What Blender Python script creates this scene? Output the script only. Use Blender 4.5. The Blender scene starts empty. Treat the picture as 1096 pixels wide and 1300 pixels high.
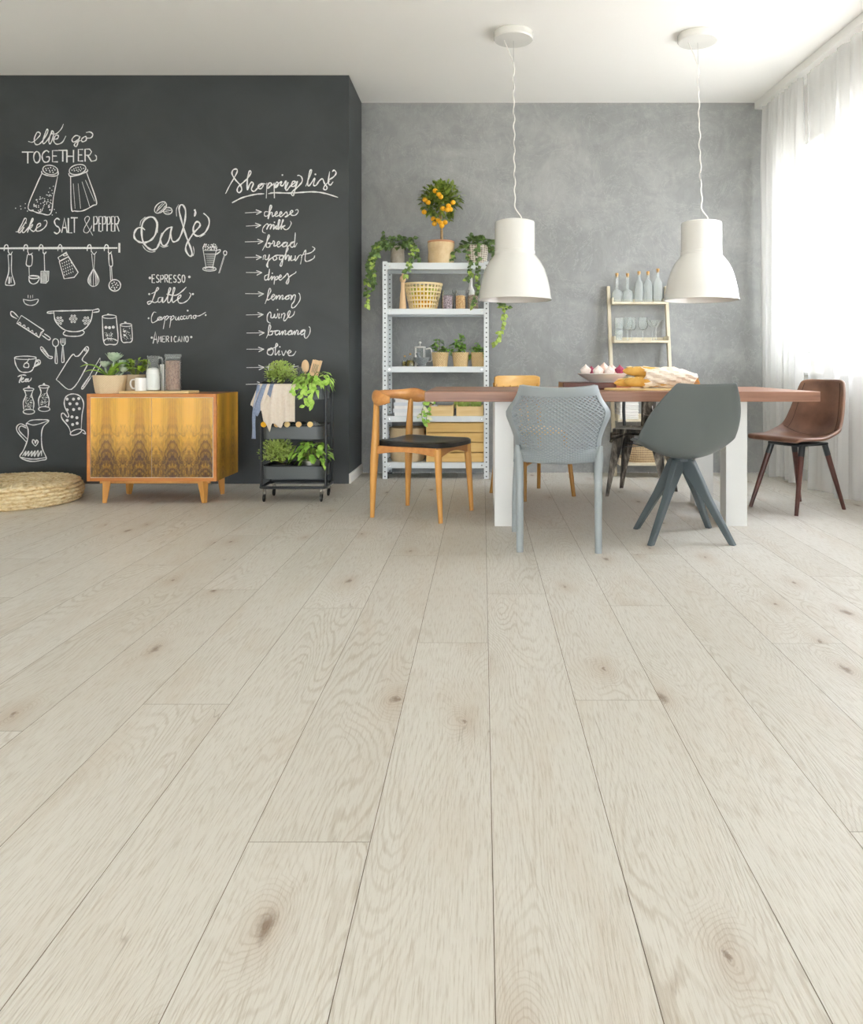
import bpy, math, random
from math import sin, cos, pi, radians, sqrt, atan2, exp
from mathutils import Vector as V, Matrix
random.seed(7)
sc = bpy.context.scene
C = sc.collection

# ------------------------------------------------------------------ camera, sky, exposure
CH = 0.88                      # lens height; one metre at distance D spans 1000/D pixels
cam = bpy.data.cameras.new('camera'); camo = bpy.data.objects.new('camera', cam); C.objects.link(camo)
camo.location = (0, 0, CH); camo.rotation_euler = (pi/2, 0, 0)
cam.sensor_width = 36; cam.lens = 36*1000/1300
cam.shift_x = -(613-548)/1300; cam.shift_y = (465-650)/1300
cam.clip_start = 0.05
sc.camera = camo
world = bpy.data.worlds.new('sky'); sc.world = world; world.use_nodes = True
bg = world.node_tree.nodes['Background']
wt = world.node_tree; wg = wt.nodes.new('ShaderNodeTexCoord'); ws = wt.nodes.new('ShaderNodeSeparateXYZ'); wr = wt.nodes.new('ShaderNodeValToRGB')
wt.links.new(wg.outputs['Generated'], ws.inputs[0]); wm = wt.nodes.new('ShaderNodeMath'); wm.operation = 'MULTIPLY_ADD'; wm.inputs[1].default_value = .5; wm.inputs[2].default_value = .5
wt.links.new(ws.outputs[2], wm.inputs[0]); wt.links.new(wm.outputs[0], wr.inputs[0]); wt.links.new(wr.outputs[0], bg.inputs['Color'])
wr.color_ramp.elements[0].position = .42; wr.color_ramp.elements[0].color = (.60, .60, .59, 1)      # pale ground below the horizon
wr.color_ramp.elements[1].position = .52; wr.color_ramp.elements[1].color = (.93, .97, 1.03, 1); bg.inputs['Strength'].default_value = 5.0
sc.view_settings.view_transform = 'Standard'; sc.view_settings.look = 'None'
sc.view_settings.gamma = 1; sc.view_settings.use_curve_mapping = False
sc.view_settings.exposure = 1.72
sc.cycles.use_denoising = True
sc.cycles.max_bounces = 10; sc.cycles.diffuse_bounces = 7; sc.cycles.transparent_max_bounces = 24

# ------------------------------------------------------------------ helpers
def lin(c):
    r = []
    for v in c[:3]:
        v /= 255
        r.append(v/12.92 if v <= .04045 else ((v+.055)/1.055)**2.4)
    return (r[0], r[1], r[2], 1)
class NT:
    def __init__(s, name):
        s.m = bpy.data.materials.new(name); s.m.use_nodes = True
        s.t = s.m.node_tree; s.b = s.t.nodes['Principled BSDF']; s.out = s.t.nodes['Material Output']
    def n(s, typ, **kw):
        x = s.t.nodes.new(typ)
        for k, v in kw.items():
            if k[0] == 'i' and k[1:].isdigit(): s.put(x.inputs[int(k[1:])], v)
            elif k in x.inputs: s.put(x.inputs[k], v)
            else: setattr(x, k, v)
        return x
    def put(s, sock, v):
        if isinstance(v, bpy.types.NodeSocket): s.t.links.new(v, sock)
        elif isinstance(v, bpy.types.Node): s.t.links.new(v.outputs[0], sock)
        else: sock.default_value = v
    def math(s, op, a, b=0.0, c=0.0):
        x = s.t.nodes.new('ShaderNodeMath'); x.operation = op
        s.put(x.inputs[0], a); s.put(x.inputs[1], b); s.put(x.inputs[2], c); return x.outputs[0]
    def map(s, vec, scale=(1,1,1), loc=(0,0,0)):
        x = s.t.nodes.new('ShaderNodeMapping'); s.put(x.inputs[0], vec)
        x.inputs['Scale'].default_value = scale; x.inputs['Location'].default_value = loc; return x.outputs[0]
    def obj(s): return s.n('ShaderNodeTexCoord').outputs['Object']
    def noise(s, vec, scale=5, detail=4, rough=.5, dist=0):
        x = s.t.nodes.new('ShaderNodeTexNoise'); s.put(x.inputs['Vector'], vec)
        x.inputs['Scale'].default_value = scale; x.inputs['Detail'].default_value = detail
        x.inputs['Roughness'].default_value = rough; x.inputs['Distortion'].default_value = dist
        return x.outputs[0]
    def ramp(s, fac, *stops):
        x = s.t.nodes.new('ShaderNodeValToRGB'); s.put(x.inputs[0], fac); e = x.color_ramp.elements
        while len(e) < len(stops): e.new(.5)
        for el, (p, c) in zip(e, stops):
            el.position = p; el.color = lin(c) if not isinstance(c, (int, float)) else (c, c, c, 1)
        return x.outputs[0]
    def mix(s, fac, a, b, blend='MIX'):
        x = s.t.nodes.new('ShaderNodeMix'); x.data_type = 'RGBA'; x.blend_type = blend
        s.put(x.inputs[0], fac)
        s.put(x.inputs[6], lin(a) if isinstance(a, tuple) else a); s.put(x.inputs[7], lin(b) if isinstance(b, tuple) else b)
        return x.outputs[2]
    def bump(s, h, strength=.3, dist=.01):
        x = s.n('ShaderNodeBump', Strength=strength, Distance=dist); s.put(x.inputs['Height'], h)
        s.put(s.b.inputs['Normal'], x.outputs[0])
    def set(s, **kw):
        names = dict(rough='Roughness', metal='Metallic', coat='Coat Weight', coatr='Coat Roughness', sub='Subsurface Weight', sheen='Sheen Weight', spec='Specular IOR Level', trans='Transmission Weight', color='Base Color', alpha='Alpha')
        for k, v in kw.items():
            s.put(s.b.inputs[names[k]], lin(v) if isinstance(v, tuple) else v)
        return s
def mat(name, c, c2=None, scale=(12,12,12), detail=4, bump=0, bscale=None, dist=.004, nd=0, lo=.3, hi=.7, **kw):
    m = NT(name); kw.setdefault('rough', .5)
    if c2:
        f = m.noise(m.map(m.obj(), scale), 1, detail, .55, nd)
        m.put(m.b.inputs['Base Color'], m.ramp(f, (lo, c), (hi, c2)))
    else: m.set(color=c)
    m.set(**kw)
    if bump:
        m.bump(m.noise(m.map(m.obj(), bscale or scale), 1, 5, .6), bump, dist)
    return m.m
def weave(name, c1, c2, na, nz, bump=.6, diag=0, **kw):
    m = NT(name); kw.setdefault('rough', .75); m.set(**kw); o = m.obj()
    a = m.n('ShaderNodeTexGradient', gradient_type='RADIAL'); m.put(a.inputs[0], o)
    z = m.n('ShaderNodeSeparateXYZ'); m.put(z.inputs[0], o)
    aa = m.math('MULTIPLY', a.outputs[1], na*2*pi); zz = m.math('MULTIPLY', z.outputs[2], nz*2*pi)
    if diag: aa, zz = m.math('ADD', aa, zz), m.math('SUBTRACT', aa, zz)
    w = m.math('MULTIPLY_ADD', m.math('MULTIPLY', m.math('SINE', aa), m.math('SINE', zz)), .5, .5)
    w2 = m.math('MULTIPLY_ADD', m.noise(o, 60, 3), .4, m.math('MULTIPLY', w, .8))
    m.put(m.b.inputs['Base Color'], m.ramp(w2, (.1, c2), (.75, c1))); m.bump(w, bump, .006)
    return m.m
def wood(name, c1, c2, axis=0, freq=60, stretch=.06, rough=.45, coat=0, coarse=1.0):
    m = NT(name); m.set(rough=rough, coat=coat); o = m.obj()
    s = [freq, freq, freq]; s[axis] = freq*stretch
    f = m.noise(m.map(o, tuple(s)), 1, 5, .6, .4)
    s2 = [6*coarse]*3; s2[axis] = .7*coarse
    g = m.noise(m.map(o, tuple(s2)), 1, 3, .5, 1.0)
    x = m.math('MULTIPLY_ADD', g, .6, m.math('MULTIPLY', f, .4))
    m.put(m.b.inputs['Base Color'], m.ramp(x, (.3, c2), (.62, c1))); m.bump(f, .12, .002)
    return m.m
def glass(name, tint=(1,1,1), facing=.35, rough=.02, gl=.9, milk=0):
    m = bpy.data.materials.new(name); m.use_nodes = True; t = m.node_tree; t.nodes.clear()
    o = t.nodes.new('ShaderNodeOutputMaterial'); a = t.nodes.new('ShaderNodeBsdfTransparent'); g = t.nodes.new('ShaderNodeBsdfGlossy')
    mx = t.nodes.new('ShaderNodeMixShader'); lw = t.nodes.new('ShaderNodeLayerWeight'); lw.inputs[0].default_value = facing
    a.inputs[0].default_value = (*tint, 1); g.inputs[0].default_value = (gl, gl, gl, 1); g.inputs['Roughness'].default_value = rough
    t.links.new(lw.outputs['Fresnel'], mx.inputs[0]); t.links.new(a.outputs[0], mx.inputs[1]); t.links.new(g.outputs[0], mx.inputs[2])
    fin = mx.outputs[0]
    if milk:  # diffuse white mixed in, standing for window reflections on clear glass
        d = t.nodes.new('ShaderNodeBsdfDiffuse'); d.inputs[0].default_value = (.9, .92, .92, 1); m3 = t.nodes.new('ShaderNodeMixShader'); m3.inputs[0].default_value = milk
        t.links.new(fin, m3.inputs[1]); t.links.new(d.outputs[0], m3.inputs[2]); fin = m3.outputs[0]
    t.links.new(fin, o.inputs[0]); return m
def cloth(name, c, transp=.4, transl=.35):
    m = bpy.data.materials.new(name); m.use_nodes = True; t = m.node_tree; t.nodes.clear()
    o = t.nodes.new('ShaderNodeOutputMaterial'); d = t.nodes.new('ShaderNodeBsdfDiffuse'); tl = t.nodes.new('ShaderNodeBsdfTranslucent'); tr = t.nodes.new('ShaderNodeBsdfTransparent')
    d.inputs[0].default_value = lin(c); tl.inputs[0].default_value = lin(c)
    m1 = t.nodes.new('ShaderNodeMixShader'); m1.inputs[0].default_value = transl
    m2 = t.nodes.new('ShaderNodeMixShader'); m2.inputs[0].default_value = transp
    t.links.new(d.outputs[0], m1.inputs[1]); t.links.new(tl.outputs[0], m1.inputs[2])
    t.links.new(m1.outputs[0], m2.inputs[1]); t.links.new(tr.outputs[0], m2.inputs[2]); t.links.new(m2.outputs[0], o.inputs[0])
    return m

def spline(pts, k=5, closed=False):
    P = [V(p) for p in pts]
    if len(P) < 3 and not closed: return P
    out = []; n = len(P); last = n if closed else n-1
    for i in range(last):
        p1, p2 = P[i], P[(i+1) % n]
        p0 = P[(i-1) % n] if closed or i > 0 else p1*2-p2
        p3 = P[(i+2) % n] if closed or i+2 < n else p2*2-p1
        for j in range(k):
            t = j/k
            out.append(.5*((2*p1)+(p2-p0)*t+(2*p0-5*p1+4*p2-p3)*t*t+(3*p1-p0-3*p2+p3)*t**3))
    if not closed: out.append(P[-1].copy())
    return out
def lerp_tab(tab, x):
    for (a, va), (b, vb) in zip(tab, tab[1:]):
        if x <= b:
            t = (x-a)/(b-a) if b > a else 0
            t = max(0, min(1, t)); t = t*t*(3-2*t)
            return va+(vb-va)*t
    return tab[-1][1]

def cr_tab(tab, x):
    for i in range(len(tab)-1):
        if x <= tab[i+1][0] or i == len(tab)-2:
            a, b = tab[i], tab[i+1]; p = tab[i-1] if i else (2*a[0]-b[0], 2*a[1]-b[1]); q = tab[i+2] if i+2 < len(tab) else (2*b[0]-a[0], 2*b[1]-a[1])
            h = b[0]-a[0]; t = max(0, min(1, (x-a[0])/h)); m0 = (b[1]-p[1])/(b[0]-p[0])*h; m1 = (q[1]-a[1])/(q[0]-a[0])*h
            return (2*t**3-3*t*t+1)*a[1]+(t**3-2*t*t+t)*m0+(3*t*t-2*t**3)*b[1]+(t**3-t*t)*m1
class MB:
    def __init__(s): s.v = []; s.f = []; s.mi = []; s.m = 0
    def add(s, vs, fs):
        o = len(s.v); s.v += [tuple(v) for v in vs]
        for f in fs: s.f.append(tuple(i+o for i in f)); s.mi.append(s.m)
        return s
    def box(s, x0, x1, y0, y1, z0, z1, M=None):
        vs = [V((x, y, z)) for x in (x0, x1) for y in (y0, y1) for z in (z0, z1)]
        if M: vs = [M @ v for v in vs]
        return s.add(vs, [(0,1,3,2),(4,6,7,5),(0,4,5,1),(2,3,7,6),(0,2,6,4),(1,5,7,3)])
    def rings(s, rings, closed=True, cap=True, loop=False):
        n = len(rings[0]); vs = [p for r in rings for p in r]; fs = []
        m = len(rings)
        for i in range(m if loop else m-1):
            a, b = i*n, ((i+1) % m)*n
            for j in range(n if closed else n-1):
                k = (j+1) % n; fs.append((a+j, a+k, b+k, b+j))
        if cap and closed and not loop:
            fs.append(tuple(range(n))[::-1]); fs.append(tuple(range((m-1)*n, m*n)))
        return s.add(vs, fs)
    def tube(s, pts, r, n=8, flat=1.0, up=None, loop=False):
        P = [V(p) for p in pts]; m = len(P); R = []
        ref = V(up) if up else None; prev = None
        for i in range(m):
            if loop: t = P[(i+1) % m]-P[i-1]
            else: t = P[min(i+1, m-1)]-P[max(i-1, 0)]
            if t.length < 1e-9: t = V((0,0,1))
            t.normalize()
            if ref is not None: a = ref
            elif prev is not None: a = prev
            else: a = V((0,0,1)) if abs(t.z) < .9 else V((1,0,0))
            x = a - t*a.dot(t)
            if x.length < 1e-6: x = t.orthogonal()
            x.normalize(); prev = x; y = t.cross(x)
            rr = r[i] if isinstance(r, (list, tuple)) else r
            R.append([P[i]+x*rr*cos(2*pi*j/n)+y*rr*flat*sin(2*pi*j/n) for j in range(n)])
        return s.rings(R, loop=loop)
    def bar(s, p0, p1, w, d, w1=None, d1=None, up=(0,0,1)):
        p0, p1 = V(p0), V(p1); t = (p1-p0).normalized(); u = V(up)
        x = u.cross(t)
        if x.length < 1e-5: x = V((1,0,0))
        x.normalize(); y = t.cross(x); w1 = w if w1 is None else w1; d1 = d if d1 is None else d1
        R = []
        for p, a, b in ((p0, w, d), (p1, w1, d1)):
            R.append([p+x*a/2*i+y*b/2*j for i, j in ((-1,-1),(1,-1),(1,1),(-1,1))])
        return s.rings(R)
    def lathe(s, prof, n=32, c=(0,0,0), cap=True, sx=1, sy=1, M=None):
        R = []
        for r, z in prof:
            ring = [V((c[0]+r*sx*cos(2*pi*j/n), c[1]+r*sy*sin(2*pi*j/n), c[2]+z)) for j in range(n)]
            R.append([M @ p for p in ring] if M else ring)
        return s.rings(R, cap=cap)
    def ball(s, c, r, n=12, m=8, sx=1, sy=1, sz=1):
        return s.lathe([(max(1e-4, r*sin(pi*i/m)), -r*cos(pi*i/m)*sz) for i in range(m+1)], n, c, True, sx, sy)
    def leaf(s, base, d, L, W, bend=.3, fold=.2, up=(0,0,1), prof=(.12, .9, .85, .03)):
        d = V(d).normalized(); u = V(up); side = d.cross(u)
        if side.length < 1e-3: side = V((1,0,0))
        side.normalize(); n = side.cross(d).normalized(); b = V(base); vs = []; m = len(prof)-1
        for i, w in enumerate(prof):
            t = i/m; c = b+d*L*t-u*bend*L*t*t; w = w*W/2
            vs += [c-side*w+n*fold*w, c, c+side*w+n*fold*w]
        fs = []
        for i in range(m):
            a = i*3; fs += [(a, a+1, a+4, a+3), (a+1, a+2, a+5, a+4)]
        return s.add(vs, fs)
    def bush(s, c, rad, n, L, W, bend=.3, rng=None, inner=.35, upb=.3, vary=.4):
        rng = rng or random
        for _ in range(n):
            th = rng.uniform(0, 2*pi); z = rng.uniform(-.55, 1); r = sqrt(max(0, 1-z*z)); k = rng.uniform(inner, 1)**.7
            d = V((r*cos(th), r*sin(th), z)); p = V((c[0]+d.x*rad[0]*k, c[1]+d.y*rad[1]*k, c[2]+d.z*rad[2]*k))
            dd = d+V((rng.uniform(-.6,.6), rng.uniform(-.6,.6), rng.uniform(-.4,.6)+upb)); q = rng.uniform(1-vary, 1+vary)
            s.leaf(p, dd, L*q, W*q, bend*rng.uniform(.3, 1.6), rng.uniform(0,.35), (rng.uniform(-.4,.4), rng.uniform(-.4,.4), 1))
        return s
    def prism(s, poly, z0, z1):
        n = len(poly)
        return s.rings([[V((x, y, z0)) for x, y in poly], [V((x, y, z1)) for x, y in poly]])
    def build(s, name, mats, parent=None, smooth=35, bevel=0, subsurf=0, solid=0, loc=None, offset=0, seg=2):
        me = bpy.data.meshes.new(name); me.from_pydata(s.v, [], s.f); me.update()
        ms = mats if isinstance(mats, (list, tuple)) else [mats]
        for m in ms: me.materials.append(m)
        if len(ms) > 1: me.polygons.foreach_set('material_index', s.mi)
        if smooth:
            me.polygons.foreach_set('use_smooth', [True]*len(me.polygons)); me.set_sharp_from_angle(angle=radians(smooth))
        me.validate()
        o = bpy.data.objects.new(name, me); C.objects.link(o)
        if solid:
            q = o.modifiers.new('solid', 'SOLIDIFY'); q.thickness = solid; q.offset = offset
        if bevel:
            q = o.modifiers.new('bevel', 'BEVEL'); q.width = bevel; q.segments = seg; q.limit_method = 'ANGLE'; q.angle_limit = radians(40)
        if subsurf:
            q = o.modifiers.new('sub', 'SUBSURF'); q.levels = subsurf; q.render_levels = subsurf
        if loc: o.location = loc
        if parent: o.parent = parent
        return o
def tag(o, label=None, cat=None, group=None, kind=None):
    if label: o['label'] = label
    if cat: o['category'] = cat
    if group: o['group'] = group
    if kind: o['kind'] = kind
    return o
def thing(name, label, cat, loc=(0,0,0), rz=0, group=None):
    o = bpy.data.objects.new(name, None); C.objects.link(o); o.empty_display_size = .05
    o.location = loc; o.rotation_euler = (0, 0, rz); return tag(o, label, cat, group)
def kids(o): return [c for c in C.objects if c.parent == o]
def dup(o, loc=None, rz=None, label=None, parent=None):
    c = o.copy(); C.objects.link(c)
    if parent: c.parent = parent
    for k in kids(o): dup(k, parent=c)
    if loc is not None: c.location = loc
    if rz is not None: c.rotation_euler = (0, 0, rz)
    if label: c['label'] = label
    return c
def struct(o, label=None):
    o['kind'] = 'structure'
    if label: o['label'] = label
    return o
def PX(px, D): return (px-613)*D/1000
def PZ(py, D): return CH-(py-465)*D/1000
def FD(py): return CH*1000/(py-465)
# ------------------------------------------------------------------ the setting
CEIL = 3.06; BACK = 6.52; BLK = 5.90; BLKX = -1.003; RX = 2.50; LX = -3.9; REAR = -4.5
def floor_mat():
    m = NT('whitewashed oak'); uv = m.n('ShaderNodeUVMap', uv_map='UVMap').outputs[0]
    at = m.n('ShaderNodeAttribute', attribute_name='tone'); sp = m.n('ShaderNodeSeparateColor'); m.put(sp.inputs[0], at.outputs['Color'])
    # knots
    wob = m.n('ShaderNodeTexNoise'); m.put(wob.inputs['Vector'], m.map(uv, (6, 3, 1))); wob.inputs['Scale'].default_value = 1; wob.inputs['Detail'].default_value = 3
    vk = m.n('ShaderNodeVectorMath', operation='ADD'); m.put(vk.inputs[0], m.map(uv, (3.6, 1.5, 1)))
    sc_ = m.n('ShaderNodeVectorMath', operation='SCALE'); m.put(sc_.inputs[0], wob.outputs['Color']); sc_.inputs['Scale'].default_value = .16; m.put(vk.inputs[1], sc_)
    vo = m.n('ShaderNodeTexVoronoi', feature='F1', voronoi_dimensions='2D'); m.put(vo.inputs['Vector'], vk); vo.inputs['Scale'].default_value = 1.0
    d = vo.outputs['Distance']; gate = m.n('ShaderNodeSeparateColor'); m.put(gate.inputs[0], vo.outputs['Color'])
    g = m.math('GREATER_THAN', gate.outputs[0], .54); size = m.math('MULTIPLY_ADD', m.math('POWER', gate.outputs[1], 2.0), .75, .3)
    near = m.math('MULTIPLY', m.ramp(d, (0, 1.0), (.2, .32), (.5, 0.0)), g)
    # growth rings: contours of a stretched height field that wrap round the knots
    h0 = m.noise(m.map(uv, (4.2, .55, 1)), 1, 2, .4, .15)
    h = m.math('MULTIPLY_ADD', near, .30, h0)
    fine = m.noise(m.map(uv, (90, 9, 1)), 1, 3, .6)
    pores = m.noise(m.map(uv, (280, 12, 1)), 1, 3, .7)
    ring = m.math('SINE', m.math('MULTIPLY_ADD', h, 300, m.math('MULTIPLY', fine, 5.0)))
    ringm = m.ramp(ring, (.3, 0.0), (1.0, 1.0))
    patch = m.math('MAXIMUM', m.ramp(m.noise(m.map(uv, (3.4, .7, 1), (3, 9, 0)), 1, 3, .5), (.44, 0.12), (.66, 1.0)), m.math('MULTIPLY', near, 1.0))
    c = m.mix(m.math('MULTIPLY', sp.outputs[0], .7), (222, 219, 212), (209, 205, 196))
    c = m.mix(m.math('MULTIPLY', m.math('MULTIPLY', ringm, patch), .42), c, (166, 152, 132))
    c = m.mix(m.math('MULTIPLY', m.ramp(pores, (.50, 0.0), (.68, 1.0)), .55), c, (172, 160, 143))
    c = m.mix(m.math('MULTIPLY', m.ramp(m.noise(m.map(uv, (7, 1.6, 1), (5, 2, 0)), 1, 5, .6, .3), (.5, 0.0), (.75, 1.0)), .34), c, (194, 178, 158))
    c = m.mix(m.math('MULTIPLY', m.math('POWER', near, 2.0), .45), c, (178, 156, 134))
    kd = m.math('DIVIDE', m.math('ADD', d, m.math('MULTIPLY', m.math('SUBTRACT', m.noise(m.map(uv, (55, 34, 1)), 1, 4, .65), .5), .11)), size)
    knot = m.math('MULTIPLY', m.ramp(kd, (.02, 1.0), (.075, 0.0)), g)
    c = m.mix(m.math('MULTIPLY', knot, .72), c, (124, 102, 82))
    # hairline checks along the grain, near the knots
    cr = m.noise(m.map(uv, (11, .8, 1), (1, 7, 0)), 1, 3, .45, .2)
    crk = m.math('MULTIPLY', m.ramp(m.math('ABSOLUTE', m.math('SUBTRACT', cr, .5)), (.0, 1.0), (.0022, 0.0)), m.ramp(m.noise(m.map(uv, (5, 2.0, 1), (8, 1, 0)), 1, 3), (.6, 0.0), (.66, 1.0)))
    c = m.mix(m.math('MULTIPLY', crk, .4), c, (130, 110, 90))
    m.put(m.b.inputs['Base Color'], c); m.set(rough=.42, spec=.4)
    m.bump(m.math('ADD', m.math('MULTIPLY', m.math('SUBTRACT', 1.0, ringm), .3), m.math('SUBTRACT', m.math('MULTIPLY', pores, -1.2), crk)), .45, .002)
    return m.m
def build_floor():
    W = .2255; X0 = .0174; L = 2.2; g = .0007
    joint = {-1: 2.507, 0: 3.045, 1: 2.0755, -2: 1.457, -3: 2.866, -4: 2.051, -7: 3.49, 2: 2.895, 3: 1.489, -5: 3.1, -6: 1.9, 4: 2.5, -8: 2.3, 5: 1.7, 6: 3.3, -9: 3.0}
    rng = random.Random(29); mb = MB(); uvs = []; tones = []
    for k in range(-18, 12):
        x0, x1 = X0+W*k, X0+W*(k+1)
        y = joint.get(k, rng.uniform(0, L)); 
        while y > REAR: y -= L
        while y < BACK:
            y0, y1 = max(y, REAR), min(y+L, BACK)
            xa, xb = max(x0, LX), min(x1, RX)
            if xb-xa > .01 and y1-y0 > .01:
                mb.add([(xa+g, y0+g, 0), (xb-g, y0+g, 0), (xb-g, y1-g, 0), (xa+g, y1-g, 0)], [(0,1,2,3)])
                ou, ov, tn = rng.uniform(0, 90), rng.uniform(0, 90), rng.random()
                uvs += [(xa-x0+ou, y0-y+ov), (xb-x0+ou, y0-y+ov), (xb-x0+ou, y1-y+ov), (xa-x0+ou, y1-y+ov)]; tones += [tn]*4
            y += L
    n = len(mb.f); mb.m = 1
    mb.box(LX, RX, REAR, BACK, -.05, -.002)  # dark subfloor seen through the plank gaps
    o = mb.build('floor', [floor_mat(), mat('dark subfloor', (120, 106, 88), rough=.9)], smooth=0)
    me = o.data; me.uv_layers.new(name='UVMap'); me.color_attributes.new('tone', 'FLOAT_COLOR', 'CORNER')
    pad = len(me.loops)-len(uvs)
    me.uv_layers['UVMap'].data.foreach_set('uv', [c for u in uvs for c in u]+[0.0]*(2*pad))
    me.color_attributes['tone'].data.foreach_set('color', [c for t in tones for c in (t, t, t, 1)]+[0.0]*(4*pad))
    return struct(o)
build_floor()
M_ceil = mat('white ceiling paint', (248, 247, 243), rough=.9)
struct(MB().box(LX, RX, REAR, BACK, CEIL, CEIL+.1).build('ceiling', M_ceil, smooth=0))
def plaster():
    m = NT('grey polished plaster'); o = m.obj()
    a = m.noise(m.map(o, (.55, .55, .55)), 1, 5, .55, .4)
    b = m.noise(m.map(o, (1.7, 1.7, 2.4)), 1, 9, .66, .9)
    t = m.noise(m.map(o, (8, 8, 5), (3, 1, 5)), 1, 7, .7, 1.2)
    x = m.math('ADD', m.math('MULTIPLY', a, .35), m.math('ADD', m.math('MULTIPLY', b, .4), m.math('MULTIPLY', t, .25)))
    c = m.ramp(x, (.3, (128, 130, 130)), (.5, (153, 155, 154)), (.7, (182, 183, 181)))
    vein = m.ramp(m.math('ABSOLUTE', m.math('SUBTRACT', m.noise(m.map(o, (3.2, 3.2, 2.6), (7, 0, 2)), 1, 6, .7, 1.8), .5)), (0.0, 1.0), (.012, 0.0))
    c = m.mix(m.math('MULTIPLY', vein, .3), c, (196, 197, 195))
    m.put(m.b.inputs['Base Color'], c); m.set(rough=.62, spec=.35)
    m.bump(m.math('ADD', m.math('MULTIPLY', b, 1.0), m.math('ADD', m.math('MULTIPLY', t, .5), m.math('MULTIPLY', vein, .15))), .35, .02); return m.m
struct(MB().box(BLKX-.1, RX, BACK, BACK+.12, 0, CEIL).build('wall_back', plaster(), smooth=0))
M_board = mat('matt chalkboard paint', (52, 57, 59), (66, 71, 73), (1.3, 1.3, 1.6), 5, rough=.5, spec=.45, nd=.8)
wl = struct(MB().box(LX, BLKX, BLK, BACK+.12, 0, CEIL).build('wall_left', M_board, smooth=0))
M_white = mat('white woodwork paint', (236, 235, 231), rough=.45)
struct(MB().box(BLKX, BLKX+.014, BLK, BACK, 0, .075).build('baseboard_left', M_white, smooth=0, bevel=.004))
M_wall = mat('white wall paint', (244, 243, 239), rough=.85)
struct(MB().box(LX-.12, LX, REAR, BLK, 0, CEIL).build('wall_side', M_wall, smooth=0))  # unseen left wall, added only to block light from that side
# window wall
WINS = [(5.79, 6.24), (3.75, 5.50)]; SILL, HEAD, TH = .81, 2.59, .30
mb = MB(); ys = [REAR]
for a, b in sorted(WINS): ys += [a, b]
ys.append(BACK+.12)
for i in range(0, len(ys), 2): mb.box(RX, RX+TH, ys[i], ys[i+1], 0, CEIL)
for a, b in WINS:
    mb.box(RX, RX+TH, a, b, 0, SILL); mb.box(RX, RX+TH, a, b, HEAD, CEIL)
struct(mb.build('wall_right', M_wall, smooth=0))
struct(MB().box(RX-.014, RX, REAR, BACK, 0, .08).build('baseboard_right', M_white, smooth=0, bevel=.004))
M_pane = glass('window glass', (1, 1, 1), .05, .0)
for i, (a, b) in enumerate(WINS):
    x0, x1 = RX+.18, RX+.24; fw = .06; f = MB()
    f.box(x0, x1, a, a+fw, SILL, HEAD).box(x0, x1, b-fw, b, SILL, HEAD).box(x0, x1, a+fw, b-fw, SILL, SILL+fw).box(x0, x1, a+fw, b-fw, HEAD-fw, HEAD)
    cols = 1 if b-a < .6 else 2
    for k in range(1, cols): 
        y = a+(b-a)*k/cols; f.box(x0, x1, y-fw*.7, y+fw*.7, SILL+fw, HEAD-fw)
    w = struct(f.build('window_%d' % (i+1), M_white, smooth=0, bevel=.004))
    MB().box(x0+.025, x0+.035, a+fw, b-fw, SILL+fw, HEAD-fw).build('pane', M_pane, w, smooth=0)
    MB().box(RX-.03, RX+.18, a+.002, b-.002, SILL, SILL+.025).build('window_sill', M_white, w, smooth=0, bevel=.004)
# unseen rear wall; low wide opening to the sky added to light the fronts
mb = MB().box(LX, RX, REAR-.12, REAR, 1.15, CEIL).box(LX, -3.0, REAR-.12, REAR, 0, 1.15).box(2.0, RX, REAR-.12, REAR, 0, 1.15)
struct(mb.build('wall_rear', M_wall, smooth=0))

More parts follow.
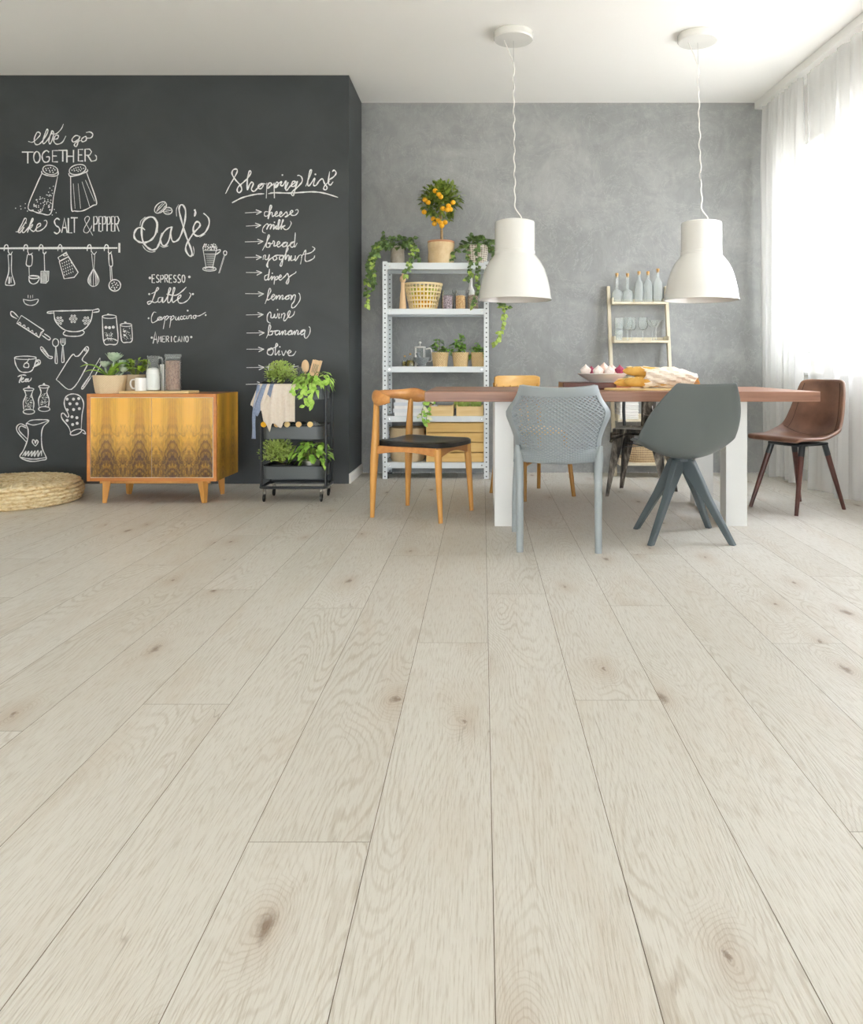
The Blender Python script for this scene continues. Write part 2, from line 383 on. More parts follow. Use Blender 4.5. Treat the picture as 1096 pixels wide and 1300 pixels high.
# ------------------------------------------------------------------ chalk on the board
M_chalk = mat('white chalk', (218, 220, 220), (246, 247, 247), (90, 90, 90), 3, rough=.95)
class Chalk:
    """strokes read in a frame of the board (origin, scale) and laid on its face"""
    def __init__(s, ox, oy, k): s.ox, s.oy, s.k = ox, oy, k; s.mb = MB(); s.lift = 0
    def w(s, p): return V((PX(s.ox+p[0]/s.k, BLK), 0, PZ(s.oy+p[1]/s.k, BLK)))
    def line(s, pts, wd=1.35, smooth=True, taper=True):
        P = [s.w(p) for p in pts]
        if smooth: P = spline(P, 5)
        n = len(P); wd = wd*BLK/1000; vs = []; fs = []; s.lift = (s.lift+.00007) % .0015
        for i, p in enumerate(P):
            t = P[min(i+1, n-1)]-P[max(i-1, 0)]
            if t.length < 1e-7: t = V((1,0,0))
            t.normalize(); q = V((-t.z, 0, t.x)); u = i/max(1, n-1)
            r = wd/2*(1+.22*sin(i*.9+p.x*40))*(.65+.35*min(1, min(u, 1-u)*8) if taper else 1)
            vs += [(p.x+q.x*r, BLK-.0004, p.z+q.z*r), (p.x, BLK-.0018-s.lift, p.z), (p.x-q.x*r, BLK-.0004, p.z-q.z*r)]
        for i in range(n-1):
            a = i*3; fs += [(a, a+1, a+4, a+3), (a+1, a+2, a+5, a+4)]
        s.mb.add(vs, fs)
    def S(s, data, wd=1.35, smooth=True):
        for st in data.strip().split(';'):
            if st.strip(): s.line([tuple(float(x) for x in q.split(',')) for q in st.split()], wd, smooth)
        return s
    def dot(s, x, y, r=1.0):
        c = s.w((x, y)); r *= BLK/1000
        vs = [(c.x+r*cos(a*pi/4), BLK-.0004, c.z+r*sin(a*pi/4)) for a in range(8)]+[(c.x, BLK-.0022, c.z)]
        s.mb.add(vs, [(j, (j+1) % 8, 8) for j in range(8)])
    def dots(s, data, r=1.0):
        for q in data.split(): s.dot(*[float(x) for x in q.split(',')], r)
        return s
    def ell(s, x, y, rx, ry, rot=0, wd=1.2, a0=0, a1=360):
        R = radians(rot); N = 18; pts = []
        for i in range(N+1):
            a = radians(a0+(a1-a0)*i/N); u, v = rx*cos(a), ry*sin(a)
            pts.append((x+u*cos(R)-v*sin(R), y+u*sin(R)+v*cos(R)))
        s.line(pts, wd, False, False); return s
    FONT = {'T': '0,0 1,0;.5,0 .5,1', 'O': 'e', 'G': '.95,.15 .6,0 .15,.2 0,.55 .2,.92 .6,1 .95,.85 .95,.55 .55,.55', 'E': '1,0 0,0 0,1 1,1;0,.48 .8,.48', 'H': '0,0 0,1;1,0 1,1;0,.5 1,.5',
            'R': '0,1 0,0 .7,0 1,.22 .7,.48 0,.5;.4,.5 1,1', 'S': '.95,.1 .5,0 .08,.18 .3,.45 .8,.6 .95,.82 .5,1 0,.9', 'A': '0,1 .5,0 1,1;.2,.65 .8,.65', 'L': '0,0 0,1 1,1', 'P': '0,1 0,0 .75,0 1,.25 .75,.5 0,.52',
            'M': '0,1 .1,0 .5,.6 .9,0 1,1', 'I': '.5,0 .5,1', 'C': '.95,.12 .55,0 .1,.25 .02,.55 .2,.9 .6,1 .95,.86', 'N': '0,1 0,0 1,1 1,0'}
    def cap(s, ch, x0, y0, x1, y1, wd=1.5):
        g = s.FONT[ch]
        if g == 'e': return s.ell((x0+x1)/2, (y0+y1)/2, (x1-x0)/2, (y1-y0)/2, 0, wd)
        for st in g.split(';'):
            pts = [tuple(float(v) for v in q.split(',')) for q in st.split()]
            s.line([(x0+a*(x1-x0), y0+b*(y1-y0)) for a, b in pts], wd, ch in 'GSC', False)
    def end(s, name, label):
        o = s.mb.build(name, M_chalk, wl, smooth=0); o['label'] = label; return o
KA = 1096/170
A = Chalk(0, 140, KA)
A.S('232,255 270,260 320,215 330,190 305,180 282,230 288,275 320,278 360,235 392,175 385,156 366,200 350,260 362,272 395,235 425,180 412,200 400,255 410,275 430,235 440,185 425,168 421,190 460,192 500,155 520,112;438,238 470,232 478,208 455,207 440,250 465,278 510,262 540,210')
A.S('655,215 620,207 590,237 602,260 640,240 655,215 640,260 625,297 608,285 625,262 670,245;690,217 668,237 676,258 705,245 706,217 690,217;702,228 745,225 760,197 738,178 705,182')
for ch, b in zip('TOGETHER', [(180,342,275,435),(276,338,328,430),(345,330,405,425),(430,330,475,422),(478,328,550,420),(548,325,602,428),(642,320,682,415),(697,318,750,420)]): A.cap(ch, *b, 1.6)
A.S('748,418 785,408 790,382 778,365')
A.end('chalk_lettering', 'white chalk words We go TOGETHER')
A = Chalk(0, 140, KA)
A.S('345,512 300,610 230,790 280,828 340,846 415,846 440,700 472,540;340,497 350,520 410,538 470,533 477,498'); A.ell(412,488,62,38,10)
rng = random.Random(3)
for _ in range(60):
    y = rng.uniform(690, 835); x = rng.uniform(250+(835-y)*.42, 410+(835-y)*.12)
    A.dot(x, y, .75)
A.dots('437,622 408,637 425,655 398,670 430,680 392,695 420,700 128,802 168,785 172,808 208,765 206,800 225,825 445,812 460,838 428,857', .7)
A.dots('375,478 395,475 415,470 438,475 380,492 405,492 428,492 450,488 410,505 435,508', .9)
A.end('chalk_drawing', 'chalk salt shaker spilling grains')
A = Chalk(0, 140, KA)
A.ell(635,485,70,40,-14); A.S('562,515 575,540 640,530 712,502 716,482;578,540 585,800 612,824 680,822 760,780 790,745 710,512')
A.S('600,600 615,805;640,600 660,805;672,585 735,788;700,572 775,745', .9)
A.dots('590,490 605,480 622,472 640,468 660,465 610,495 628,490 648,485 668,480 685,475 640,500 660,495', .8)
A.end('chalk_drawing', 'chalk pepper shaker with ribbed sides')
A = Chalk(0, 140, KA)
A.S('128,995 160,985 215,905 203,885 180,930 150,990 165,1000 197,955 182,990 197,1000 232,960 270,900 262,890 225,1000 240,960 268,935 255,962 240,965 275,992 300,965 330,945 330,925 305,940 297,985 330,985 370,955 385,920 375,900 360,905'); A.dot(212,922,1)
for ch, b in zip('SALT', [(442,885,492,1010),(505,882,550,1003),(560,882,592,1003),(580,880,638,1003)]): A.cap(ch, *b, 1.6)
A.S('760,1025 700,915 697,882 720,868 732,890 692,960 687,993 715,1003 745,965 752,940', .9)
for ch, b in zip('PEPPER', [(768,870,800,990),(810,870,832,990),(840,870,868,988),(877,872,905,990),(912,870,932,990),(940,870,975,992)]): A.cap(ch, *b, 1.5)
A.end('chalk_lettering', 'white chalk words like SALT & PEPPER')
def B_(): return Chalk(0, 290, KA)
B = B_(); B.S('0,163 480,161 962,160', 3.2, False); B.S('977,120 977,198', 5, False)
for hx in (50, 210, 335, 490, 730, 870): B.S('%d,185 %d,152 %d,133 %d,145 %d,195' % (hx-16, hx-14, hx, hx+15, hx+18), 1.3)
B.end('chalk_drawing', 'thick chalk rail with six hooks')
B = B_(); B.S('68,190 85,215 102,190;66,215 72,350 45,448 60,465 105,465 120,448 95,355 96,215;66,215 96,215;72,395 72,445 80,445 80,395;92,395 92,445', 1.2); B.end('chalk_drawing', 'chalk slotted turner on the rail')
B = B_(); B.S('225,215 262,220 258,302 216,298 225,215;237,302 240,385;238,390 320,395 308,438 272,455 242,435 236,390;228,190 240,215 268,200', 1.2); B.ell(278,398,42,13); B.end('chalk_drawing', 'chalk soup ladle on the rail')
B = B_(); B.S('362,205 366,350;350,195 365,208 380,190', 1.4); B.S('335,350 400,350 396,428 376,448 335,446 335,350', 1.3, False)
for i in range(7): B.S('%d,355 %d,442' % (342+i*8, 340+i*7), .9)
B.end('chalk_drawing', 'chalk filled-in spatula on the rail')
B = B_(); B.S('475,238 545,195 560,232 490,268 475,238;485,270 560,230 640,360 608,400 525,412 485,270', 1.5, False); B.ell(535,215,16,8,-20)
for i in range(5):
    for j in range(5): B.S('%d,%d %d,%d' % (508+j*17+i*5, 280-j*7+i*24, 512+j*17+i*5, 292-j*7+i*24), 1.3)
B.end('chalk_drawing', 'chalk cheese grater on the rail')
B = B_(); B.S('750,205 762,325;776,212 770,325;752,190 770,212 792,190;766,325 722,408 730,455 765,475 800,455 808,410 768,325;762,335 742,400 745,465;766,335 765,472;768,335 785,400 782,462;764,335 730,400 735,455;770,338 797,400 792,455', 1.0); B.end('chalk_drawing', 'chalk balloon whisk on the rail')
B = B_(); B.S('890,205 896,302 922,300 912,205;901,305 906,425;912,305 920,425;885,190 898,208 914,188', 1.3); B.ell(940,466,48,47,0,1.4); B.dots('918,450 935,440 955,448 965,465 945,460 925,468 915,482 935,485 955,482 940,498', .95); B.end('chalk_drawing', 'chalk skimmer on the rail')
B = B_(); B.S('190,580 205,615 250,630 295,618 312,580 250,590 190,580;230,545 230,570;250,548 250,572;268,545 268,570', 1.1); B.end('chalk_drawing', 'small chalk bowl with steam')
B = B_(); B.S('175,712 360,835 322,893 138,775 175,712;360,835 336,852 322,893', 1.3, False); B.S('140,740 95,715 88,685 110,685 152,728;345,875 398,912 410,895 362,862'); B.S('150,775 165,768 172,788;185,797 200,790 207,810;218,820 232,812 240,833;250,842 265,835 273,855;285,865 298,857 305,877', 1.0); B.end('chalk_drawing', 'chalk rolling pin')
B = B_(); B.S('440,676 600,673 760,668', 1.5); B.S('440,676 455,760 520,825 600,845 680,830 740,765 760,668;440,676 395,682 392,694 440,692;760,668 805,660 808,680 762,688;535,838 518,865 560,881 650,880 690,855 675,832')
for cx, cy in ((485,755),(600,740),(708,755)):
    for q in range(7):
        a = q*pi/3; r = 0 if q == 6 else 24
        B.ell(cx+r*cos(a), cy+r*1.1*sin(a), 7, 8, 0, .9)
B.end('chalk_drawing', 'chalk colander on a foot')
B = B_(); B.ell(895,722,58,15); B.S('837,725 850,930 900,948 965,928 952,725;878,708 885,700 895,708;850,925 870,905 930,905 962,922'); B.dots('868,810 897,812 928,808', 2.0)
for _ in range(40): B.dot(rng.uniform(858,925), rng.uniform(850,920), .5)
B.end('chalk_drawing', 'taller chalk storage canister')
B = B_(); B.ell(1032,790,48,13); B.S('985,795 997,920 1040,932 1082,915 1078,790;1018,772 1026,765 1035,773'); B.dots('1020,843 1020,875', 1.6)
for _ in range(40): B.dot(rng.uniform(1005,1075), rng.uniform(815,915), .45)
B.end('chalk_drawing', 'shorter chalk storage canister')
B = B_(); B.S('330,972 350,975 400,1040 430,1050 420,1065 392,1056 340,998 330,972;345,985 400,1050', 1.2); B.end('chalk_drawing', 'small slanted chalk teaspoon')
B = B_(); B.ell(455,935,25,32); B.S('455,968 452,1090 462,1105 470,1090 458,968', 1.1); B.end('chalk_drawing', 'upright chalk spoon')
B = B_(); B.S('497,900 500,945 515,957 532,945 535,898;510,898 512,940;522,898 522,940;513,957 505,1085 518,1095 525,1080 517,957', 1.1); B.end('chalk_drawing', 'upright chalk fork')
def C_(): return Chalk(0, 440, KA)
B = C_(); B.S('460,270 585,350 708,165 705,135 680,118 677,95 722,32 722,8 702,5 650,70 620,80 585,75 460,270'); B.ell(703,28,9,9); B.end('chalk_drawing', 'chalk cutting board with a hole')
B = C_(); B.S('735,235 820,92 825,150 772,250 735,238', 1.2, False); B.S('735,240 670,332 684,340 745,250;728,252 678,332'); B.end('chalk_drawing', 'chalk knife beside the plant')
B = C_(); B.ell(208,92,90,14); B.S('118,95 130,150 162,200 210,211 262,195 290,130 298,95;290,112 325,112 325,142 268,172;290,125 312,122 312,140 278,160;240,98 218,130 200,142 197,167 232,170 235,145 218,130'); B.end('chalk_drawing', 'chalk tea cup with tea bag')
B = C_(); B.S('145,247 180,232 216,236;180,240 157,290 165,292;170,275 190,265 188,256 172,270 180,290 208,278 225,265 210,268 207,285 225,282 232,262 230,286 250,275 258,255'); B.end('chalk_lettering', 'small chalk word Tea')
for k, (cx, y0, lab) in enumerate(((235, 325, 'left chalk pepper mill with dark grains'), (360, 303, 'right chalk pepper mill with dark grains'))):
    B = C_(); B.ell(cx, y0+25, 43, 12); B.S('%d,%d %d,%d %d,%d' % (cx-8, y0+12, cx, y0-2, cx+8, y0+12))
    B.S(' '.join('%d,%d' % (cx+a, y0+b) for a, b in ((-34,36),(-24,75),(-44,130),(-40,190)))+';'+' '.join('%d,%d' % (cx+a, y0+b) for a, b in ((34,36),(24,75),(42,130),(38,190))))
    B.ell(cx+2, y0+208, 47, 20)
    for _ in range(55): B.dot(cx+rng.uniform(-30,30), y0+rng.uniform(70,185), .5)
    B.end('chalk_drawing', lab)
B = C_(); B.S('215,630 250,605 320,598 400,605 355,655 340,720 346,830 380,915 340,930 270,940 210,930 163,900 192,850 226,760 230,680 215,630 270,642 330,630 395,607;215,652 170,632 138,655 145,700 215,780;218,668 175,650 155,672 168,702 222,755;288,815 266,785 268,764 285,770 290,792 300,765 312,777 305,797 288,815;185,895 212,855 205,895 237,855 230,895 262,855 256,900 288,852 282,900 312,850 310,900 338,852 340,895;170,905 230,918 300,920 375,908'); B.end('chalk_drawing', 'chalk jug with a small heart')
B = C_(); B.S('580,715 563,660 510,592 503,555 520,545 552,578 562,558 530,490 530,430 560,396 610,388 660,410 685,470 672,560 665,672'); B.ell(622,700,50,20,-20); B.S('665,680 690,690 700,715 676,706'); B.dots('602,430 573,468 630,468 603,515 650,508 590,575 630,582 595,638 632,628 550,518 550,604 645,425 550,430', 2.0); B.end('chalk_drawing', 'chalk oven mitt with dots')
KD = 990/160
D = Chalk(150, 240, KD)
D.S('212,322 185,303 150,310 128,345 130,385 165,415 212,420 265,395 298,340 303,265 280,225 240,222 202,250 185,310 192,400 222,450 265,478 300,468 322,430 345,360 385,312 420,298', 2.2)
D.S('420,300 400,400 370,445 345,435 332,395 345,345;425,295 415,350 422,398 440,415 475,395 505,330 525,250 530,170 510,127 487,130 480,170 502,260 535,370 573,470 580,518 560,525 532,480 540,430 590,350 640,295 640,267 615,258 592,300 596,350 630,370 680,345 713,285 713,235 690,205 670,190', 2.0)
D.S('600,160 608,182 600,216', 2.4)
D.S('172,290 180,250 215,218;190,440 215,475 255,495 295,490;310,345 312,270 295,230;460,215 458,160 475,120;330,445 360,458 395,445;590,525 597,490 590,450;640,380 685,355', .8)
D.end('chalk_lettering', 'large chalk word Café')
D = Chalk(150, 240, KD)
D.ell(333,145,56,34,-42,1.2); D.S('300,180 330,150 368,110;305,170 322,140 350,112;318,184 345,165 372,130', .9); D.ell(391,172,34,28,-8,1.2); D.S('362,178 390,172 420,165;370,162 400,158;368,188 405,188', .9)
D.end('chalk_drawing', 'two chalk coffee beans')
D = Chalk(150, 240, KD)
D.S('665,455 690,610;777,455 745,610;680,510 768,510;772,482 800,477 800,492 768,515;672,482 772,482'); D.ell(718,628,53,17); D.ell(718,626,36,9,0,.9)
for _ in range(45): D.dot(rng.uniform(668,776), rng.uniform(430,478), .8)
for i in range(9): D.S('%d,%d %d,%d' % (690+i, 520+i*10, 760-i*2, 520+i*10), .7)
D.S('790,662 835,510;797,660 842,512', .9); D.ell(841,502,13,17)
D.end('chalk_drawing', 'chalk coffee glass with foam and stirrer')
D = Chalk(150, 240, KD)
for i, ch in enumerate('ESPRESSO'): D.cap(ch, 267+i*33.6, 673+(i % 3)*2, 267+i*33.6+23, 736-(i % 2)*3, 1.25)
D.dots('250,698 560,690', 1.7)
D.end('chalk_lettering', 'chalk capitals ESPRESSO between dots')
D = Chalk(150, 240, KD)
D.S('262,822 295,805 318,785 306,776 286,830 265,885 240,905 231,890 255,880 290,892 318,875;345,850 320,855 313,885 335,885 352,850 350,890 375,870 412,790 401,780 390,850 392,890 412,880 445,790 435,780 425,860 430,890 455,875 490,850 490,832 470,850 476,890 510,895 550,870 572,830 560,815;380,825 450,835 500,805 536,770'); D.dots('245,825 588,825', 1.4)
D.end('chalk_lettering', 'chalk script word Latte')
D = Chalk(150, 240, KD)
D.S('300,970 280,968 262,1010 270,1050 310,1030 335,1005 315,1010 312,1030 335,1025 342,1003 340,1030 370,1000 355,1100;362,1022 385,995 395,1010 375,1030 415,1000 405,1090;408,1022 430,995 440,1010 420,1030;453,1000 451,1022 463,1028 476,1003;477,1000 476,1027 486,1024;508,1002 495,1000 489,1014 497,1025 512,1018;530,998 517,997 511,1011 519,1022 533,1014;541,994 539,1018 548,1016;556,992 555,1018;556,1004 567,991 576,996 574,1016 584,1012;606,991 594,994 590,1008 600,1017 612,1008 606,992 625,998 650,990 690,967', 1.1); D.dots('240,1015 688,990 547,955', 1.2)
D.end('chalk_lettering', 'chalk script word Cappuccino')
D = Chalk(150, 240, KD)
D.cap('A', 275, 1120, 310, 1213, 1.2)
for i, ch in enumerate('MERICANO'): D.cap(ch, 317+i*30.5, 1156, 317+i*30.5+21, 1201, 1.15)
D.dots('265,1167 575,1163', 1.5)
D.end('chalk_lettering', 'chalk capitals AMERICANO between dots')
KE = 1096/180
E = Chalk(270, 200, KE)
E.S('100,280 130,220 165,160 190,110 185,90 160,95 150,125 175,170 215,215 225,250 205,272 190,255 200,225 240,190 270,160 297,118 285,105 270,160 268,250 283,215 302,190 315,205 300,245 320,262 345,240 385,202 360,210 352,235 375,240 392,215 388,202 412,205;420,195 415,315;420,230 440,195 455,205 440,230 425,235 472,205;475,195 478,315;476,225 495,190 510,205 495,228 480,230 532,185 525,215 545,215 568,180 560,240 585,190 565,240 575,252 600,222 640,190 620,185 610,220 635,220 655,182 640,240 625,292 610,285 615,265 650,235 690,190 690,155 670,138 655,140', 1.6)
E.S('720,222 765,110 755,100 740,160 735,210 750,215 790,160 780,210 800,215 825,180 850,165 865,200 885,230 875,250 858,240 870,215 905,180;905,108 895,190 910,212 932,188;890,178 935,150 955,120 940,98 925,110', 1.6); E.dots('540,135 795,130', 1.2)
E.S('150,350 230,310 330,285 400,280;430,280 480,272 600,275 760,265 860,275 970,308', 1.7)
E.end('chalk_lettering', 'underlined chalk heading Shopping list')
F_OFF = 130*KE
def item(label, arrow, strokes, dots='', dy=0):
    E = Chalk(270, 200, KE)
    x0, y0, x1, y1 = arrow; y0 += dy; y1 += dy
    E.S('%f,%f %f,%f;%f,%f %f,%f;%f,%f %f,%f' % (x0, y0, x1, y1, x1-45, y1-16, x1, y1, x1-42, y1+20, x1, y1), 1.5, False)
    for st in strokes.split(';'):
        E.line([(float(q.split(',')[0]), float(q.split(',')[1])+dy) for q in st.split()], 1.3)
    for q in dots.split(): E.dot(float(q.split(',')[0]), float(q.split(',')[1])+dy, 1.0)
    E.end('chalk_lettering', label)
item('chalk arrow and word cheese', (250,428,380,420), '432,420 405,420 402,450 425,450 442,420 457,378 446,372 435,430 430,475 445,430 460,425 462,455 480,445 500,430 495,418 482,435 490,455 515,445 535,430 530,418 518,435 525,458 550,440 570,420 578,445 560,460 575,455 600,435 620,420 612,408 600,425 610,445 640,445 662,420 655,402 640,408')
item('chalk arrow and word milk', (258,530,375,523), '410,585 388,575 390,545 415,515 430,520 418,555 440,520 455,520 445,555 465,520 475,525 470,555 495,525 490,552 505,545 520,490 512,482 505,530 510,555 545,492 540,485 530,555 540,535 560,525 545,540 565,558 590,545 608,510 600,490', '478,500')
item('chalk arrow and word bread', (250,652,392,648), '385,718 415,660 440,610 432,598 420,650 415,690 440,690 445,660 428,665 460,665 470,645 480,655 475,685 500,675 520,660 510,648 498,670 510,692 545,668 570,655 545,660 545,690 570,680 578,655 575,690 605,668 630,650 605,660 605,690 630,680 640,580 632,690 655,660')
item('chalk arrow and word yoghurt', (250,772,380,770), '390,790 395,760 410,755 405,785 425,785 440,750 425,830 430,850 418,830 440,790 488,757 468,770 475,795 498,780 490,757 545,757 520,765 520,790 545,780 548,757 535,835 522,830 540,790 582,710 572,705 562,790 580,757 592,762 588,800 610,757 605,795 635,785 640,757 640,800 670,757 690,762 680,825;685,775 720,715 715,790 735,802 780,780 790,757;700,750 760,735 790,705 770,688')
item('chalk arrow and word dipes', (258,97,383,98), '430,112 405,125 405,155 430,140 440,70 430,155 460,125 455,155 480,125 475,190;478,150 500,125 505,145 485,155 530,130 525,115 512,140 525,155 560,125 580,105 590,150 580,185 570,175 595,130 640,100 645,88', '462,103', F_OFF)
item('chalk arrow and word lemon', (252,260,397,262), '405,340 425,290 450,240 440,220 425,280 428,310 465,285 480,275 470,265 455,290 468,310 495,275 490,305 510,275 520,280 515,305 535,275 545,280 540,305 585,275 565,285 568,305 592,295 587,275 610,275 605,310 625,272 640,277 630,320 612,345 615,370 640,360 675,310 675,270 665,255', '', F_OFF)
item('chalk arrow and word wine', (258,425,393,422), '448,490 424,472 424,428 442,403 452,418 452,446 470,444 479,418 481,446 497,442 505,412;517,412 511,448 524,444;534,414 531,450;532,430 550,412 560,420 549,462 562,468 590,430 600,400 590,395 580,425 595,445 625,425 635,395', '502,385', F_OFF)
item('chalk arrow and word banana', (262,565,402,563), '415,605 435,560 450,520 440,500 430,560 435,580 460,575 465,550 447,555 510,545 485,555 490,580 515,565 517,545 518,578 540,550 538,580 555,548 565,550 562,578 610,545 585,555 588,578 610,570 613,545 615,578 635,548 635,578 650,545 662,552 660,578 710,540 685,550 685,578 710,565 715,540 710,590 725,605 750,570 755,530 745,515', '', F_OFF)
item('chalk arrow and word olive', (262,690,398,690), '465,685 430,690 425,725 455,735 470,705 455,680 427,700 500,665 492,645 485,700 487,735 515,700 510,735 528,728;534,702 548,738 568,698;568,702 584,722 606,710 596,697 582,720 594,740 625,735 645,705', '520,672', F_OFF)
item('chalk arrow and word tomato behind the herb', (262,832,400,830), '440,800 430,840 440,855 465,835;410,830 470,818 492,790;520,840 515,870 540,840 550,852 545,888 590,832 570,842 572,862 595,850 599,832 602,860 632,805 620,850 636,862;605,830 665,820', '', F_OFF)
item('last chalk arrow behind the towel', (257,962,390,958), '400,960 412,955', '', F_OFF)
# ------------------------------------------------------------------ furniture materials
M_oak = wood('honey oak', (224, 168, 90), (194, 132, 62), 2, 50, .06, .38)
M_oakrail = wood('honey oak rail', (218, 158, 92), (184, 118, 64), 0, 40, .08, .35)
M_leather = mat('black leather', (26, 26, 26), (38, 37, 35), (60, 60, 60), rough=.3, bump=.08)
M_top = wood('walnut table top', (168, 124, 102), (116, 80, 62), 0, 45, .05, .4, coarse=1.3)
M_legwhite = mat('white lacquer', (220, 221, 219), rough=.35)
M_mesh = mat('pale grey plastic', (152, 160, 163), rough=.45)
M_bucket = mat('slate grey plastic', (98, 105, 104), rough=.42)
M_slate = mat('slate grey lacquered wood', (80, 90, 94), rough=.45)
M_brown = mat('brown leather', (86, 60, 49), (130, 96, 77), (5, 5, 5), 5, rough=.36, bump=.06, bscale=(150,150,150), lo=.35, hi=.68)
M_darkwood = wood('dark walnut legs', (92, 52, 44), (62, 34, 30), 2, 60, .06, .35)
M_gun = mat("black steel", (52, 55, 57), rough=.35, metal=.3)
def worn():
    m = NT('worn gunmetal'); o = m.obj()
    f = m.noise(m.map(o, (16, 16, 5)), 1, 6, .65, .5)
    m.put(m.b.inputs['Base Color'], m.ramp(f, (.4, (44, 43, 41)), (.54, (112, 106, 98)), (.68, (196, 188, 174))))
    m.set(rough=.38, metal=.75); return m.m
M_worn = worn()
M_bent = wood('pale bentwood', (230, 184, 106), (208, 152, 74), 0, 40, .06, .35)
M_bentleg = wood('aged bentwood legs', (196, 146, 66), (140, 96, 40), 2, 40, .1, .4)
M_steel = mat('chrome', (200, 200, 200), rough=.2, metal=1)
def seam(mb, pts, r=.0015): mb.tube(pts, r, 5)

# ------------------------------------------------------------------ woven pouf
def braid_mat():
    m = NT('braided water hyacinth'); m.set(rough=.7); o = m.obj()
    f = m.noise(m.map(o, (30, 30, 60)), 1, 4, .6)
    m.put(m.b.inputs['Base Color'], m.ramp(f, (.3, (186, 154, 100)), (.46, (224, 202, 156)), (.66, (242, 228, 194))))
    m.bump(m.noise(m.map(o, (90, 90, 120)), 1, 3), .4, .004); return m.m
po = thing('floor_pouf', 'low round braided straw floor cushion by the chalkboard wall', 'pouf', (-3.07, 5.12, 0), .2)
mb = MB(); rows = []
N = 300; R0 = .40
prof = []
nr = 6
for i in range(nr):                       # side: stacked braids
    for j in range(6):
        a = -pi/2+pi*j/5; prof.append((R0-.012+.026*sin(pi*i/(nr-1)*.9+.25)+.014*cos(a), .012+i*.022+.0115*sin(a), i, j))
for i in range(14):                       # top: spiral braids
    for j in range(1, 6):
        a = pi*j/5; r0 = R0-.012-.014-i*.027; prof.append((max(.004, r0+.0135*cos(a)), .128+.012*sin(a)-.018*(i/13)**2*(1 if i > 1 else 0), 20+i, j))
rg = []
for r, z, i, j in prof:
    ring = []
    for k in range(N):
        t = 2*pi*k/N; q = .0085*sin(t*(46 if i < 20 else max(8, int(46*r/R0)))+i*2.4)*sin(pi*j/5)
        ring.append(((r+q)*cos(t), (r+q)*sin(t)*1.0, z+abs(q)*.5))
    rg.append(ring)
mb.rings(rg); mb.build('woven_cover', braid_mat(), po, smooth=50)

# ------------------------------------------------------------------ walnut burl sideboard
def veneer(name, off, period, dark=1.0, coat=1.0):
    m = NT(name); m.set(rough=.12 if coat > .5 else .35, coat=coat, coatr=.03); o = m.obj()
    s = m.n('ShaderNodeSeparateXYZ'); m.put(s.inputs[0], o); x, z = s.outputs[0], s.outputs[2]
    xs = m.math('ADD', x, m.math('MULTIPLY', s.outputs[1], 1.0))
    u = m.math('PINGPONG', m.math('SUBTRACT', xs, off), period/2)
    cmb = m.n('ShaderNodeCombineXYZ'); m.put(cmb.inputs[0], u); m.put(cmb.inputs[2], z); p = cmb.outputs[0]
    grain = m.noise(m.map(p, (90, 1, 3)), 1, 4, .6)
    blot = m.noise(m.map(p, (26, 1, 16), (4, 0, 2)), 1, 6, .65, 1.2)
    h = m.math('ADD', z, m.math('MULTIPLY', m.math('MULTIPLY', u, u), 30.0))
    h = m.math('ADD', h, m.math('MULTIPLY', blot, .09))
    ring = m.ramp(m.math('SINE', m.math('MULTIPLY', h, 118)), (.1, 0.0), (.95, 1.0))
    inside = m.math('MULTIPLY', m.ramp(u, (.036, 1.0), (.075, 0.0)), m.ramp(h, (.40, 1.0), (.60, .10)))
    c = m.ramp(grain, (.3, (204, 148, 44)), (.55, (224, 172, 56)), (.75, (236, 190, 78)))
    strip = m.ramp(u, (.058, 0.0), (.078, 1.0)); c = m.mix(m.math('MULTIPLY', strip, .75), c, (246, 186, 70))
    c = m.mix(m.math('MULTIPLY', m.ramp(u, (.0, .55), (.05, .0)), m.ramp(grain, (.4, 1.0), (.6, .3))), c, (172, 118, 40))
    c = m.mix(m.math('MULTIPLY', m.math('MULTIPLY', ring, inside), .75*dark), c, (104, 62, 20))
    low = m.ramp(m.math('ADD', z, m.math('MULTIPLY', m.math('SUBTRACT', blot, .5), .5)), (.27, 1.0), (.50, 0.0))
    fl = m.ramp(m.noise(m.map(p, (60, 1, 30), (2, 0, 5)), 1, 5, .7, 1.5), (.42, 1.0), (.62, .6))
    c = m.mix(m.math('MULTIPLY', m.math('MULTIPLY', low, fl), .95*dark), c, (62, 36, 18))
    m.put(m.b.inputs['Base Color'], c); return m.m
SX0, SX1, SF, SB = -2.53, -1.70, 5.03, 5.47
M_carc = wood('cherry carcass', (206, 134, 62), (176, 104, 42), 0, 50, .06, .3, .4)
sb = thing('sideboard', 'glossy walnut veneer sideboard on tapered legs against chalkboard wall', 'sideboard', ((SX0+SX1)/2, (SF+SB)/2, 0))
w = (SX1-SX0)/2; dp = (SB-SF)/2; z0, z1 = .145, .704
mb = MB(); mb.box(-w, -w+.022, -dp, dp, z0, z1).box(w-.022, w-.0015, -dp, dp, z0, z1).box(-w+.022, w-.022, -dp, dp, z0, z0+.022).box(-w+.022, w-.022, -dp, dp, z1-.022, z1).box(-w+.022, w-.022, dp-.01, dp, z0+.022, z1-.022)
mb.build('carcass', M_carc, sb, smooth=0, bevel=.002)
MB().box(w-.0015, w, -dp+.02, dp, z0+.001, z1-.001).build('side_veneer', veneer('book matched side veneer', .12, .2, .5, .1), sb, smooth=0)
MB().box(-w+.018, w-.018, -dp+.004, -dp+.012, z0+.018, z1-.018).build('door_surround', mat('pale edge banding', (232, 220, 196), rough=.4), sb, smooth=0)
MV = veneer('book matched burl veneer', -w+.116, .211)
